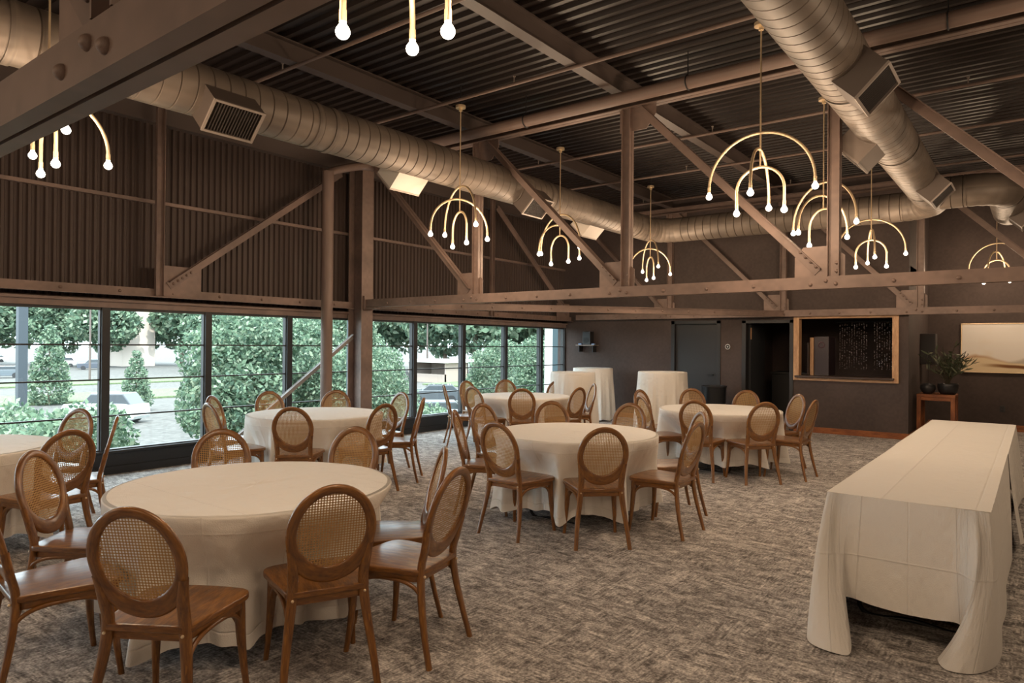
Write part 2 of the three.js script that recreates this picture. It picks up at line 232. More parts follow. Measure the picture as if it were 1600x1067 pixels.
function truss(z, label, x1 = XR, panels = PX.length) {
  const t = thing('roof_truss', label, 'truss', [0, 0, z], 0, 'steel roof trusses');
  for (const s of [1, -1]) {
    mesh('bottom_chord', merged([box(PX[0] - 0.02, x1, YB[0] + 0.01, YB[1], s * 0.006, s * 0.014), box(PX[0] - 0.02, x1, YB[0], YB[0] + 0.01, s * 0.006, s * 0.052), box(PX[0] - 0.02, x1, YB[0] + 0.01, YB[1], s * 0.042, s * 0.052), box(PX[0] - 0.019, x1 - 0.001, YB[1] - 0.012, YB[1] - 0.002, s * 0.014, s * 0.042)]), M.steel, t);
    mesh('top_chord', merged([box(PX[0] - 0.02, x1, YT[0] + 0.01, YT[1] - 0.01, s * 0.006, s * 0.016), box(PX[0] - 0.02, x1, YT[0], YT[0] + 0.01, s * 0.006, s * 0.07), box(PX[0] - 0.02, x1, YT[1] - 0.01, YT[1], s * 0.006, s * 0.07)]), M.steel, t);
  }
  for (let i = 1; i < panels; i++) {
    for (const s of [1, -1]) mesh('post', merged([box(PX[i] - 0.055, PX[i] + 0.055, YB[1] - 0.06, YT[0] + 0.03, s * 0.006, s * 0.014), box(PX[i] - 0.0545, PX[i] - 0.045, YB[1] + 0.005, YT[0] - 0.003, s * 0.014, s * 0.052), box(PX[i] + 0.045, PX[i] + 0.0545, YB[1] + 0.005, YT[0] - 0.003, s * 0.014, s * 0.052)]), M.steel, t);
    const up = PX[i] <= 0.8, xa = up ? PX[i - 1] + 0.15 : PX[i] - 0.02, xb = up ? PX[i] - 0.14 : PX[i - 1] + 0.14;
    for (const s of [1, -1]) mesh('diagonal', angleSteel(V(up ? xa : PX[i] - 0.15, YT[0] - 0.01, 0), V(xb, YB[1] + 0.05, 0), 0.085, s), M.steel, t);
    const plate = (pts) => { const sh = new THREE.Shape(pts.map(([x, y]) => new THREE.Vector2(x, y))); return new THREE.ExtrudeGeometry(sh, { depth: 0.010, bevelEnabled: false }).translate(0, 0, -0.005); };
    mesh('gusset_plate', plate([[PX[i] - 0.36, YB[0] + 0.02], [PX[i] + 0.1, YB[0] + 0.02], [PX[i] + 0.1, YB[1] + 0.2], [PX[i] - 0.02, YB[1] + 0.30], [PX[i] - 0.28, YB[1] + 0.30], [PX[i] - 0.36, YB[1] + 0.2]]), M.steel, t);
    mesh('gusset_plate', plate([[PX[i] - 0.1, YT[0] + 0.06], [PX[i] + 0.36, YT[0] + 0.06], [PX[i] + 0.36, YT[0] - 0.1], [PX[i] + 0.24, YT[0] - 0.26], [PX[i] - 0.1, YT[0] - 0.26]]), M.steel, t);
    const d = [xb - xa, YB[1] - YT[0] + 0.06], L = Math.hypot(...d), k = [d[0] / L, d[1] / L];
    if (up) rivets(t, [0.05, 0.12, 0.19, 0.26].map((q) => [xb - k[0] * q + 0.018, YB[1] + 0.05 - k[1] * q + 0.018]), 0.016);
    rivets(t, [[PX[i] + 0.03, YB[1] + 0.05], [PX[i] + 0.03, YB[1] + 0.13]], 0.016);
    rivets(t, [[PX[i] - 0.20, YB[0] + 0.045], [PX[i] - 0.06, YB[0] + 0.075], [PX[i] + 0.03, YB[0] + 0.045], [PX[i] - 0.75, YB[0] + 0.05], [PX[i] - 1.25, YB[0] + 0.05], [PX[i] - 1.75, YB[0] + 0.05]].filter(([x]) => x > PX[0]), 0.052);
  }
  return t;
}
truss(-0.655, 'riveted steel roof truss farthest from the doors, its chord crossing above the first tables');
truss(-7.13, 'riveted steel roof truss spanning mid room from the window column');
truss(ZF + 0.07, 'riveted steel roof truss set against the door wall');
// column at the window wall carrying the mid truss
function wallColumn(z, label) {
  const c = thing('steel_column', label, 'column', [-8.53, 0, z]);
  mesh('flange', rbox(0.14, 0.16, 0, 4.4, -0.115, 0.115, 0.004), M.steel, c); mesh('flange', rbox(-0.17, -0.15, 0, 4.4, -0.115, 0.115, 0.004), M.steel, c);
  mesh('web', box(-0.15, 0.14, 0, 4.4, -0.008, 0.008), M.steel, c);
  mesh('base_plate', rbox(-0.19, 0.2, 0, 0.025, -0.16, 0.16, 0.004), M.steel, c);
  mesh('bracket', merged([box(0.16, 0.2, 2.10, 2.32, -0.09, 0.09), box(0.16, 0.4, 2.115, 2.14, -0.07, 0.07)]), M.steel, c);
}
wallColumn(-7.14, 'wide steel column at the windows carrying the mid-room truss');
wallColumn(-0.655, 'wide steel column at the windows carrying the near truss');
// longitudinal bracing in the window wall
function wallBrace(zPost, a, b, label) {
  const t = thing('wall_brace_frame', label, 'brace', [-8.56, 0, 0]);
  mesh('chord', merged([box(-0.02, -0.008, 2.12, 2.225, Math.min(a[2], b[2]), Math.max(a[2], b[2])), box(-0.008, 0.05, 2.12, 2.13, Math.min(a[2], b[2]), Math.max(a[2], b[2]))]), M.steel, t);
  mesh('post', merged([box(0.008, 0.05, 2.14, 4.45, zPost - 0.05, zPost - 0.042), box(0.0, 0.008, 2.14, 4.45, zPost - 0.05, zPost + 0.05), box(0.008, 0.05, 2.14, 4.45, zPost + 0.042, zPost + 0.05)]), M.steel, t);
  mesh('diagonal', merged([bar(V(0.012, a[0], a[1]), V(0.012, b[0], b[1]), 0.10, 0.008, V(1, 0, 0)), bar(V(0.035, a[0] + 0.046, a[1]), V(0.035, b[0] + 0.046, b[1]), 0.008, 0.05, V(1, 0, 0))]), M.steel, t);
  const zg = a[0] < b[0] ? a[1] : b[1], sg = Math.sign((a[0] < b[0] ? b[1] : a[1]) - zg);
  mesh('gusset_plate', box(-0.006, 0.004, 2.14, 2.52, Math.min(zg + sg * 0.42, zg - sg * 0.1), Math.max(zg + sg * 0.42, zg - sg * 0.1)), M.steel, t);
  const rv = rivet.clone().rotateY(Math.PI / 2);
  for (let k = 0; k < 5; k++) { const r = mesh('rivet', rv, M.steel, t); const q = 0.06 + k * 0.055; r.position.set(0.017, (a[0] < b[0] ? a[0] : b[0]) + q * 0.72 - 0.012, zg + sg * q); }
  for (let z = Math.max(a[2], b[2]) - 0.3; z > Math.min(a[2], b[2]) + 0.2; z -= 0.62) { const r = mesh('rivet', rv, M.steel, t); r.position.set(-0.008, 2.175, z); }
}
wallBrace(-4.0, [2.27, -4.12, -0.78], [4.2, -6.75, -7.0], 'steel wall bracing with riveted gusset above the windows, between the two window columns');
wallBrace(-10.45, [4.3, -10.6, -7.28], [2.3, -13.2, ZF + 0.02], 'steel wall bracing above the windows beside the door wall');
{
  const p = thing('pipe_column', 'round steel pipe column standing in front of the windows', 'column', [-8.28, 0, -6.3]);
  mesh('pipe', cyl(V(0, 0, 0), V(0, 4.1, 0), 0.085, 0.085, 24), M.steel, p);
  mesh('flange', cyl(V(0, 0, 0), V(0, 0.02, 0), 0.14, 0.14, 24), M.steel, p);
  mesh('top_branch', tube([V(0, 4.08, 0), V(0, 4.14, -0.12), V(0.03, 4.3, -0.6), V(0.03, 4.33, -0.9)], 0.06, 16, 12), M.steel, p);
  const b = mesh('slanted_brace', merged([bar(V(-8.58, 1.68, -7.02), V(-8.58, 0.28, -5.06), 0.075, 0.01, V(1, 0, 0)), bar(V(-8.56, 1.715, -7.02), V(-8.56, 0.315, -5.06), 0.01, 0.05, V(1, 0, 0))]), std({ color: rgb(0.26, 0.24, 0.225), roughness: 0.5 }), scene);
  tag(b, 'slanted grey steel brace running down across the window glass', 'brace');
  const g = mesh('plan_brace', merged([bar(V(-8.42, 2.2, -7.3), V(-3.78, 2.2, -13.3), 0.012, 0.115, V(0, 1, 0)), bar(V(-8.42, 2.148, -7.3), V(-3.78, 2.148, -13.3), 0.09, 0.01, V(0, 1, 0)), bar(V(-8.42, 2.252, -7.3), V(-3.78, 2.252, -13.3), 0.05, 0.01, V(0, 1, 0))]), M.steel, scene);
  tag(g, 'horizontal steel brace from the window column to the truss on the door wall', 'brace');
  const dir = V(-3.78 + 8.42, 0, -13.3 + 7.3).normalize(), nrm = V(dir.z, 0, -dir.x).multiplyScalar(-1);
  for (let s = 0.4; s < 7.4; s += 0.52) { const r = mesh('rivet', rivet, M.steel, g); const q = V(-8.42, 2.2, -7.3).addScaledVector(dir, s).addScaledVector(nrm, 0.006); r.position.copy(q); r.rotation.y = Math.atan2(nrm.x, nrm.z); }
}
// purlins along the room
for (const x of [-8.3, ...PX.slice(1)]) {
  const p = mesh('roof_purlin', merged([box(x - 0.006, x + 0.006, 4.46, 4.66, ZB, ZN), box(x - 0.065, x + 0.065, 4.45, 4.462, ZB, ZN), box(x - 0.065, x + 0.065, 4.645, 4.66, ZB, ZN)]), M.purlin, scene);
  tag(p, x < -8 ? 'long dark roof beam along the top of the window wall' : x < -6 ? 'long dark roof beam beside the duct over the window tables' : x < -3 ? 'long dark roof beam midway between the two long ducts' : x < -1 ? 'long dark roof beam over the duct beside the buffet' : 'long dark roof beam past the buffet', 'beam', 'roof beams under the deck');
}
// pipes across the room
{
  const m = thing('sprinkler_main', 'thick sprinkler main pipe crossing the ceiling in front of the mid-room truss', 'pipe');
  mesh('pipe', cyl(V(-7.4, 4.33, -6.75), V(9.6, 4.33, -6.75), 0.068, 0.068, 20), M.steel, m);
  for (const x of [-5.0, -2.9, -0.6, 1.9]) { mesh('hanger', new THREE.TorusGeometry(0.075, 0.007, 6, 20).rotateY(Math.PI / 2).translate(x, 4.33, -6.75), M.black, m); mesh('hanger_rod', cyl(V(x, 4.40, -6.75), V(x, 4.66, -6.75), 0.006), M.black, m); }
  for (const [i, z] of [-2.4, -4.2, -5.92, -8.85, -10.56, -12.5].entries()) {
    const b = thing('sprinkler_branch', ['thin sprinkler pipe under the deck nearest the first truss', 'thin sprinkler pipe under the deck above the buffet end', 'thin sprinkler pipe just before the thick main', 'thin sprinkler pipe just beyond the mid-room truss', 'thin sprinkler pipe over the cocktail tables', 'thin sprinkler pipe closest to the door wall'][i], 'pipe', [0, 0, z], 0, 'thin sprinkler pipes');
    mesh('pipe', cyl(V(-8.2, 4.43, 0), V(9.6, 4.43, 0), 0.018, 0.018, 10), M.steel, b);
    for (let x = -7.4 + (i % 2) * 1.1; x < 9; x += 2.85) { const h = mesh('sprinkler_head', merged([cyl(V(x, 4.43, 0), V(x, 4.51, 0), 0.007, 0.007, 8), cyl(V(x, 4.51, 0), V(x, 4.52, 0), 0.016, 0.016, 10)]), M.ventEdge, b); h.userData.label = 'small pale sprinkler head'; }
  }
}
// ducts
function ductProfile(r, len, per = 0.14) {
  const pts = [];
  for (let s = 0; s < len; s += per) { pts.push([r, s], [r, Math.min(len, s + per - 0.014)], [r - 0.014, Math.min(len, s + per - 0.007)]); }
  pts.push([r, len]);
  return pts.map(([a, b]) => new THREE.Vector2(a, b));
}
function ductRun(a, b, r) {
  const d = b.clone().sub(a), g = new THREE.LatheGeometry(ductProfile(r, d.length()), 36), q = new THREE.Quaternion().setFromUnitVectors(V(0, 1, 0), d.clone().normalize());
  const n = g.toNonIndexed(), p = n.attributes.position, uv = n.attributes.uv;
  for (let i = 0; i < p.count; i++) uv.setXY(i, uv.getX(i) * 2 * Math.PI * r, p.getY(i));
  const c = toCreasedNormals(n, 0.6); c.applyQuaternion(q); return c.translate(a.x, a.y, a.z);
}
function elbow(c, r, R, a0, a1) {                                    // in the horizontal plane about c, gored
  const gs = [], n = 5;
  for (let k = 0; k < n; k++) { const q0 = a0 + (a1 - a0) * k / n, q1 = a0 + (a1 - a0) * (k + 1) / n, at = (q) => V(c.x + R * Math.cos(q), c.y, c.z + R * Math.sin(q)); gs.push(grid(32, 3, (u, v) => { const q = q0 + (q1 - q0) * v, p = at(q), o = u * 2 * Math.PI, e = r - (v === 0 || v === 1 ? 0.006 : 0); return [p.x + Math.cos(q) * Math.cos(o) * e, p.y + Math.sin(o) * e, p.z + Math.sin(q) * Math.cos(o) * e, u * 1.4, q * R]; }, true)); }
  return merged(gs);
}
function collar(z, x, y, r, parent) { mesh('collar', new THREE.CylinderGeometry(r + 0.008, r + 0.008, 0.06, 36, 1, true).rotateX(Math.PI / 2).translate(x, y, z), M.duct, parent); }
function airVent(parent, x, y, r, zc, len, side, label, skin = M.vent) {             // a rectangular side outlet at 45 degrees below the duct
  const g = new THREE.Group(); g.name = 'air_vent'; g.userData.label = label; parent.add(g); g.position.set(x, y, zc); g.rotation.z = side > 0 ? -Math.PI / 4 : Math.PI / 4 + Math.PI;
  const h = 0.15, L = r + 0.17, t = 0.006;
  mesh('outlet_box', merged([box(0.1, L, h - t, h, -len / 2, len / 2), box(0.1, L, -h, -h + t, -len / 2, len / 2), box(0.1, L, -h + t, h - t, -len / 2, -len / 2 + t), box(0.1, L, -h + t, h - t, len / 2 - t, len / 2), box(0.12, 0.13, -h + t, h - t, -len / 2 + t, len / 2 - t)]), skin, g);
  mesh('outlet_rim', merged([box(L - 0.012, L + 0.006, h - 0.016, h + 0.004, -len / 2 - 0.004, len / 2 + 0.004), box(L - 0.012, L + 0.006, -h - 0.004, -h + 0.016, -len / 2 - 0.004, len / 2 + 0.004), box(L - 0.012, L + 0.006, -h + 0.016, h - 0.016, -len / 2 - 0.004, -len / 2 + 0.016), box(L - 0.012, L + 0.006, -h + 0.016, h - 0.016, len / 2 - 0.016, len / 2 + 0.004)]), M.ventEdge, g);
  const slat = box(L - 0.03, L - 0.004, -h + 0.02, h - 0.02, -0.0025, 0.0025);
  for (let z = -len / 2 + 0.045; z < len / 2 - 0.03; z += 0.026) { const s = mesh('grille_slat', slat, M.grille, g); s.position.z = z; }
}
{
  const r = 0.222, y = 3.73, xl = -5.70, xr = -1.20, zc = -11.9, R = 0.42;
  const L = thing('spiral_duct', 'long round spiral duct running beside the window tables', 'duct', [0, 0, 0], 0, 'round spiral air ducts');
  mesh('duct_pipe', ductRun(V(xl, y, ZN - 0.1), V(xl, y, zc + R), r), M.duct, L);
  mesh('elbow', elbow(V(xl + R, y, zc + R), r, R, Math.PI, Math.PI * 1.5), M.duct, L);
  for (const z of [-1.6, -4.1, -4.3, -8.1, -10.9]) collar(z, xl, y, r, L);
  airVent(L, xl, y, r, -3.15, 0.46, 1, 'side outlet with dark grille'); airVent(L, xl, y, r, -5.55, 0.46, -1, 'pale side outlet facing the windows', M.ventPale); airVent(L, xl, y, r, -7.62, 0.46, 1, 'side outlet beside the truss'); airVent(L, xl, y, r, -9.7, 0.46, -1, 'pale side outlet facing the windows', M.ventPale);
  const C = thing('spiral_duct', 'round spiral duct crossing in front of the door wall', 'duct', [0, 0, 0], 0, 'round spiral air ducts');
  mesh('duct_pipe', ductRun(V(xl + R, y, zc), V(xr - R, y, zc), r), M.duct, C);
  const D = thing('spiral_duct', 'round spiral duct running overhead beside the buffet', 'duct', [0, 0, 0], 0, 'round spiral air ducts');
  mesh('duct_pipe', ductRun(V(xr, y, ZN - 0.1), V(xr, y, zc + R), r), M.duct, D);
  mesh('elbow', elbow(V(xr - R, y, zc + R), r, R, 0, -Math.PI / 2), M.duct, D);
  for (const z of [-3.2, -3.45, -5.9, -8.2, -10.4]) collar(z, xr, y, r, D);
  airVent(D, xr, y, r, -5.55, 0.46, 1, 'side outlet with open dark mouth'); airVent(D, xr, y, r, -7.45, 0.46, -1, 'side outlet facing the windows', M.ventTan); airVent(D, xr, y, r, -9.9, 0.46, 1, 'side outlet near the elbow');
  const E = thing('spiral_duct', 'short round spiral duct branching off into the recess', 'duct', [0, 0, 0], 0, 'round spiral air ducts');
  const zb = -11.25, xb = -0.35;
  mesh('duct_pipe', ductRun(V(xr + 0.12, y + 0.02, zb), V(xb - R, y + 0.02, zb), r), M.duct, E);
  mesh('elbow', elbow(V(xb - R, y + 0.02, zb - R), r, R, Math.PI / 2, 0), M.duct, E);
  mesh('duct_pipe', ductRun(V(xb, y + 0.02, zb - R), V(xb, y + 0.02, -13.3), r), M.duct, E);
  airVent(E, xb, y + 0.02, r, -12.75, 0.46, 1, 'side outlet over the recess');
}

// ------------------------------------------------------------------ chandeliers
const bulbGeo = new THREE.LatheGeometry([[0.0, -0.029], [0.009, -0.0275], [0.019, -0.022], [0.026, -0.012], [0.0285, -0.001], [0.026, 0.010], [0.020, 0.020], [0.013, 0.030], [0.011, 0.045]].map(([a, b]) => new THREE.Vector2(a, b)), 20);
function chandelier(x, z, phi, label, dy = 0) {
  const c = thing('arch_chandelier', label, 'chandelier', [x, 0, z], 0, 'brass arch chandeliers');
  mesh('ceiling_mount', merged([new THREE.CylinderGeometry(0.06, 0.06, 0.03, 24).translate(0, 4.40, 0), new THREE.CylinderGeometry(0.022, 0.022, 0.04, 16).translate(0, 4.37, 0)]), M.brass, c);
  mesh('hanger_rod', cyl(V(0, 4.41, 0), V(0, 4.69, 0), 0.006, 0.006, 8), M.black, c);
  mesh('rod', cyl(V(0, 3.14 + dy, 0), V(0, 4.40, 0), 0.0075, 0.0075, 10), M.brass, c);
  for (const [R, yb, yt, turn] of [[0.445, 2.935, 3.45, 0], [0.37, 2.855, 3.30, Math.PI / 2], [0.20, 2.76, 3.15, 0]]) {
    const a = phi + turn, leg = yt - R, pts = [], y0 = yb + 0.07 + dy;
    const legs = leg + dy - y0 > 0.01 ? [0, 0.5, 1] : [1];
    for (const k of legs) pts.push(V(-R * Math.cos(a), y0 + (leg + dy - y0) * k, -R * Math.sin(a)));
    for (let k = 1; k < 24; k++) { const q = Math.PI - Math.PI * k / 24; pts.push(V(R * Math.cos(q) * Math.cos(a), leg + dy + R * Math.sin(q), R * Math.cos(q) * Math.sin(a))); }
    for (const k of [...legs].reverse()) pts.push(V(R * Math.cos(a), y0 + (leg + dy - y0) * k, R * Math.sin(a)));
    mesh('arch', tube(pts, 0.0125, 60, 10), M.brass, c);
    for (const s of [-1, 1]) {
      mesh('socket', cyl(V(s * R * Math.cos(a), y0 - 0.033, s * R * Math.sin(a)), V(s * R * Math.cos(a), y0 + 0.012, s * R * Math.sin(a)), 0.0145, 0.0145, 14), M.brass, c);
      const b = mesh('bulb', bulbGeo, M.bulb, c); b.position.set(s * R * Math.cos(a), yb + dy, s * R * Math.sin(a)); b.castShadow = false;
      const l = new THREE.PointLight(BULB_COLOR, BULB, 0, 2); l.position.copy(b.position); l.castShadow = true; l.shadow.radius = 1.4; l.name = 'bulb_light'; c.add(l);
    }
  }
  return c;
}
const deg = Math.PI / 180;
chandelier(-1.93, -1.77, 144 * deg, 'brass arch chandelier over the inner round table farthest from the doors');
chandelier(-5.40, -1.77, 6 * deg, 'brass arch chandelier over the window table farthest from the doors, past the near truss');
chandelier(-5.45, -6.05, 23.7 * deg, 'brass arch chandelier beside the window duct, just before the mid-room truss');
chandelier(-5.45, -8.2, 18 * deg, 'brass arch chandelier just past the mid-room truss on the window side');
chandelier(-5.45, -11.1, 46 * deg, 'brass arch chandelier over the cocktail tables');
chandelier(-1.925, -6.05, -5.8 * deg, 'brass arch chandelier hanging just before the mid-room truss near the buffet duct');
chandelier(-1.93, -8.3, 30 * deg, 'brass arch chandelier just past the mid-room truss near the buffet duct');
chandelier(-1.925, -11.1, -17 * deg, 'brass arch chandelier in front of the bar opening');
chandelier(-0.57, -14.85, 18 * deg, 'brass arch chandelier in the recess before the painting');
chandelier(1.6, -1.8, 20 * deg, 'brass arch chandelier on the far side of the buffet, nearest the first truss');
chandelier(1.6, -6.05, 50 * deg, 'brass arch chandelier on the far side of the buffet, before the mid-room truss');
chandelier(1.6, -9.6, -30 * deg, 'brass arch chandelier on the far side of the buffet, past the mid-room truss');
chandelier(-1.9, 2.4, 35 * deg, 'brass arch chandelier behind the first truss on the buffet side');
chandelier(-5.45, 2.4, 10 * deg, 'brass arch chandelier behind the first truss on the window side');
chandelier(1.6, 2.4, 60 * deg, 'brass arch chandelier behind the first truss past the buffet');

// ------------------------------------------------------------------ chairs
// local: origin on the floor under the seat centre, facing +z
const backZ = (y) => -0.205 - Math.max(0, y - 0.50) * 0.272;
const chairGeo = (() => {
  const G = {};
  const sh = new THREE.Shape();
  sh.moveTo(-0.15, -0.215); sh.quadraticCurveTo(-0.175, -0.212, -0.185, -0.185); sh.lineTo(-0.232, 0.13); sh.quadraticCurveTo(-0.24, 0.205, -0.165, 0.215);
  sh.quadraticCurveTo(0, 0.24, 0.165, 0.215); sh.quadraticCurveTo(0.24, 0.205, 0.232, 0.13); sh.lineTo(0.185, -0.185); sh.quadraticCurveTo(0.175, -0.212, 0.15, -0.215); sh.closePath();
  const top = new THREE.ExtrudeGeometry(sh, { depth: 0.016, bevelEnabled: true, bevelSize: 0.008, bevelThickness: 0.007, bevelSegments: 3, curveSegments: 10 }).rotateX(Math.PI / 2).translate(0, 0.454, 0);
  const inner = new THREE.Shape(sh.getPoints(8).map((p) => p.multiplyScalar(0.93)));
  const rail = new THREE.ExtrudeGeometry(inner, { depth: 0.034, bevelEnabled: false }).rotateX(Math.PI / 2).translate(0, 0.428, 0);
  G.seat = metricUV(merged([toCreasedNormals(top, 0.6), rail]), 2);
  // oval back frame
  const cy = 0.727, A = 0.179, Bv = 0.212, tilt = Math.atan(0.272), ct = Math.cos(tilt), st = Math.sin(tilt), nz = V(0, st, ct);
  const oval = (q, a = A, b = Bv) => V(a * Math.cos(q), cy + b * Math.sin(q) * ct, backZ(cy) - b * Math.sin(q) * st);
  G.frame = sweep(64, (v) => { const q = v * 2 * Math.PI, out = V(Math.cos(q) / A, Math.sin(q) / Bv * ct, -Math.sin(q) / Bv * st).normalize(); const low = smooth(-Math.sin(q), 0.2, 1); return { p: oval(q), a: out, b: nz, w: 0.0235 - 0.002 * smooth(Math.sin(q), 0.3, 1) + 0.017 * low, t: 0.0145, len: v * 1.25 }; }, true, 14, 2.8);
  // cane: a sheet of octagonal holes
  const pitch = 0.0127, hr = 0.0046, pos = [], uv = [];
  const put = (x, y) => { pos.push(x, cy + y * ct, backZ(cy) - y * st); uv.push(x, y); };
  for (let i = -15; i <= 15; i++) for (let j = -18; j <= 18; j++) {
    const X = i * pitch, Y = j * pitch;
    if ((X / (A - 0.012)) ** 2 + (Y / (Bv - 0.012)) ** 2 > 1) continue;
    const oct = [], h = pitch / 2;
    for (let k = 0; k < 8; k++) { const a = (k + 0.5) * Math.PI / 4; oct.push([X + hr * Math.cos(a), Y + hr * Math.sin(a)]); }
    const cor = [[X + h, Y + h], [X - h, Y + h], [X - h, Y - h], [X + h, Y - h]];
    for (let k = 0; k < 4; k++) {
      const o0 = oct[2 * k], o1 = oct[2 * k + 1], o2 = oct[(2 * k + 2) % 8], c = cor[k], n = cor[(k + 1) % 4];
      for (const tri of [[c, o1, o0], [c, o2, o1], [c, n, o2]]) for (const q of tri) put(...q);
    }
  }
  G.cane = new THREE.BufferGeometry(); G.cane.setAttribute('position', new THREE.Float32BufferAttribute(pos, 3)); G.cane.setAttribute('uv', new THREE.Float32BufferAttribute(uv, 2)); G.cane.computeVertexNormals();
  // rear legs rising into the oval
  const rear = (s) => { const c = new THREE.CatmullRomCurve3([V(s * 0.212, 0, -0.285), V(s * 0.196, 0.16, -0.245), V(s * 0.172, 0.34, -0.212), V(s * 0.160, 0.47, -0.205), V(s * 0.163, 0.56, -0.226), V(s * 0.178, 0.66, -0.248)]); return sweep(22, (v) => { const p = c.getPoint(v), w = v < 0.75 ? 0.0165 + 0.0075 * smooth(v, 0, 0.6) : 0.024 - 0.006 * smooth(v, 0.75, 1); return { p, a: V(1, 0, 0), b: V(0, 0.2, 1).normalize(), w, t: 0.0145 + 0.003 * smooth(v, 0, 0.5), len: v * 0.7 }; }, false, 12, 3); };
  G.rearL = rear(-1); G.rearR = rear(1);
  const front = (s) => { const c = new THREE.CatmullRomCurve3([V(s * 0.218, 0, 0.205), V(s * 0.207, 0.15, 0.186), V(s * 0.198, 0.30, 0.176), V(s * 0.195, 0.43, 0.172)]); return sweep(14, (v) => ({ p: c.getPoint(v), a: V(1, 0, 0), b: V(0, 0, 1), w: 0.0135 + 0.009 * smooth(v, 0, 0.9), t: 0.0135 + 0.008 * smooth(v, 0, 0.9), len: v * 0.45 }), false, 12, 2.4); };
  G.frontL = front(-1); G.frontR = front(1);
  const hoop = (a, b, lift) => { const pts = []; for (let k = 0; k <= 16; k++) { const q = Math.PI - Math.PI * k / 16, c = Math.cos(q), h = Math.pow(Math.sin(q), 0.55), f = (Math.sign(c) * Math.pow(Math.abs(c), 0.75) + 1) / 2; pts.push(V(a.x + (b.x - a.x) * f, 0.225 + lift * h, a.z + (b.z - a.z) * f)); } return tube(pts, 0.0105, 30, 8); };
  G.hoopL = hoop(V(-0.182, 0, -0.228), V(-0.2, 0, 0.172), 0.175); G.hoopR = hoop(V(0.182, 0, -0.228), V(0.2, 0, 0.172), 0.175); G.hoopF = hoop(V(-0.195, 0, 0.172), V(0.195, 0, 0.172), 0.168);
  G.bolt = new THREE.SphereGeometry(0.007, 8, 6);
  return G;
})();
function makeChair() {
  const c = thing('cane_back_chair', '', 'chair');
  mesh('seat', chairGeo.seat, M.oak, c); mesh('backrest_frame', chairGeo.frame, M.oak, c);
  tag(mesh('cane_panel', chairGeo.cane, M.cane, c), 'woven honey coloured cane');
  for (const k of ['rearL', 'rearR', 'frontL', 'frontR']) mesh('leg', chairGeo[k], M.oak, c);
  for (const k of ['hoopL', 'hoopR', 'hoopF']) mesh('curved_brace', chairGeo[k], M.oak, c);
  for (const s of [-1, 1]) { const b = mesh('bolt', chairGeo.bolt, M.brass, c); b.position.set(s * 0.163, 0.425, -0.226); }
  return c;
}
const side8 = (a) => ['buffet side', 'buffet side away from doors', 'side away from doors', 'window side away from doors', 'window side', 'window side toward doors', 'side toward doors', 'buffet side toward doors'][((Math.round(a / 45) % 8) + 8) % 8];
let chairProto = null;
// [centre, phrase, chairs as [distance of the back top from the centre, bearing in degrees, extra turn]]
const TABLES = [
  [[-3.58, -2.24], 'inner-row table farthest from doors', [[1.37, 51.5, -6], [1.16, 15.5, -10], [1.30, -16.5, -3], [1.10, -49, 0], [1.24, -113, 0], [1.18, -160, 0], [1.27, 140, 0], [1.30, 96, 0]]],
  [[-6.66, -4.93], 'window-row middle table', [[1.28, 47, 0], [1.27, 3, 0], [1.26, -38, 0], [1.25, -84, 0], [1.20, -131, 0], [1.26, -172, 0], [1.26, 145, 0], [1.27, 95, 0]]],
  [[-6.62, -1.45], 'window-row table farthest from doors', [[1.30, -22, -14], [1.20, -66, 0], [1.24, -111, 0], [1.24, -156, 0], [1.24, 24, 0], [1.24, 69, 0], [1.24, 114, 0], [1.24, 159, 0]]],
  [[-3.45, -5.48], 'inner-row middle table', [[1.16, 92, 0], [1.22, 47, 0], [1.23, 1, 0], [1.25, -44, 0], [1.25, -93, 0], [1.22, -135, 0], [1.26, -175, 0], [1.16, 147, 0]]],
  [[-6.53, -8.79], 'window-row table nearest doors', [[1.28, 131, 0], [1.30, -176, 0], [1.12, 96, 0], [1.14, 54, 0], [1.36, -140, 0], [1.30, -98, 0], [1.16, 6, 0], [1.2, -48, 0]]],
  [[-3.28, -8.73], 'inner-row table nearest doors', [[1.25, -173, 0], [1.15, 126, 0], [1.28, -129, 0], [1.2, -92, 0], [1.14, -47, 0], [1.2, 3, 0], [1.12, 84, 0], [1.18, 44, 0]]],
];
const SEAT_BACK = 0.33;
for (const [[cx, cz], phrase, list] of TABLES) {
  const used = new Set(); 
  for (const [r, a, twist] of list) {
    const c = chairProto ? copyOf(chairProto) : (chairProto = makeChair());
    const q = a * deg, ux = Math.cos(q), uz = Math.sin(q), ta = Math.atan2(-ux, -uz) + twist * deg;
    const tx = cx + ux * r, tz = cz + uz * r;                         // top of the back
    c.position.set(tx + Math.sin(ta) * SEAT_BACK, 0, tz + Math.cos(ta) * SEAT_BACK); c.rotation.set(0, ta, 0);
    let k = Math.round(a / 45); while (used.has(((k % 8) + 8) % 8)) k++; used.add(((k % 8) + 8) % 8);
    tag(c, 'oval cane-back chair, ' + side8(k * 45) + ', ' + phrase, 'chair', 'cane-back chairs around the round tables');
  }
}

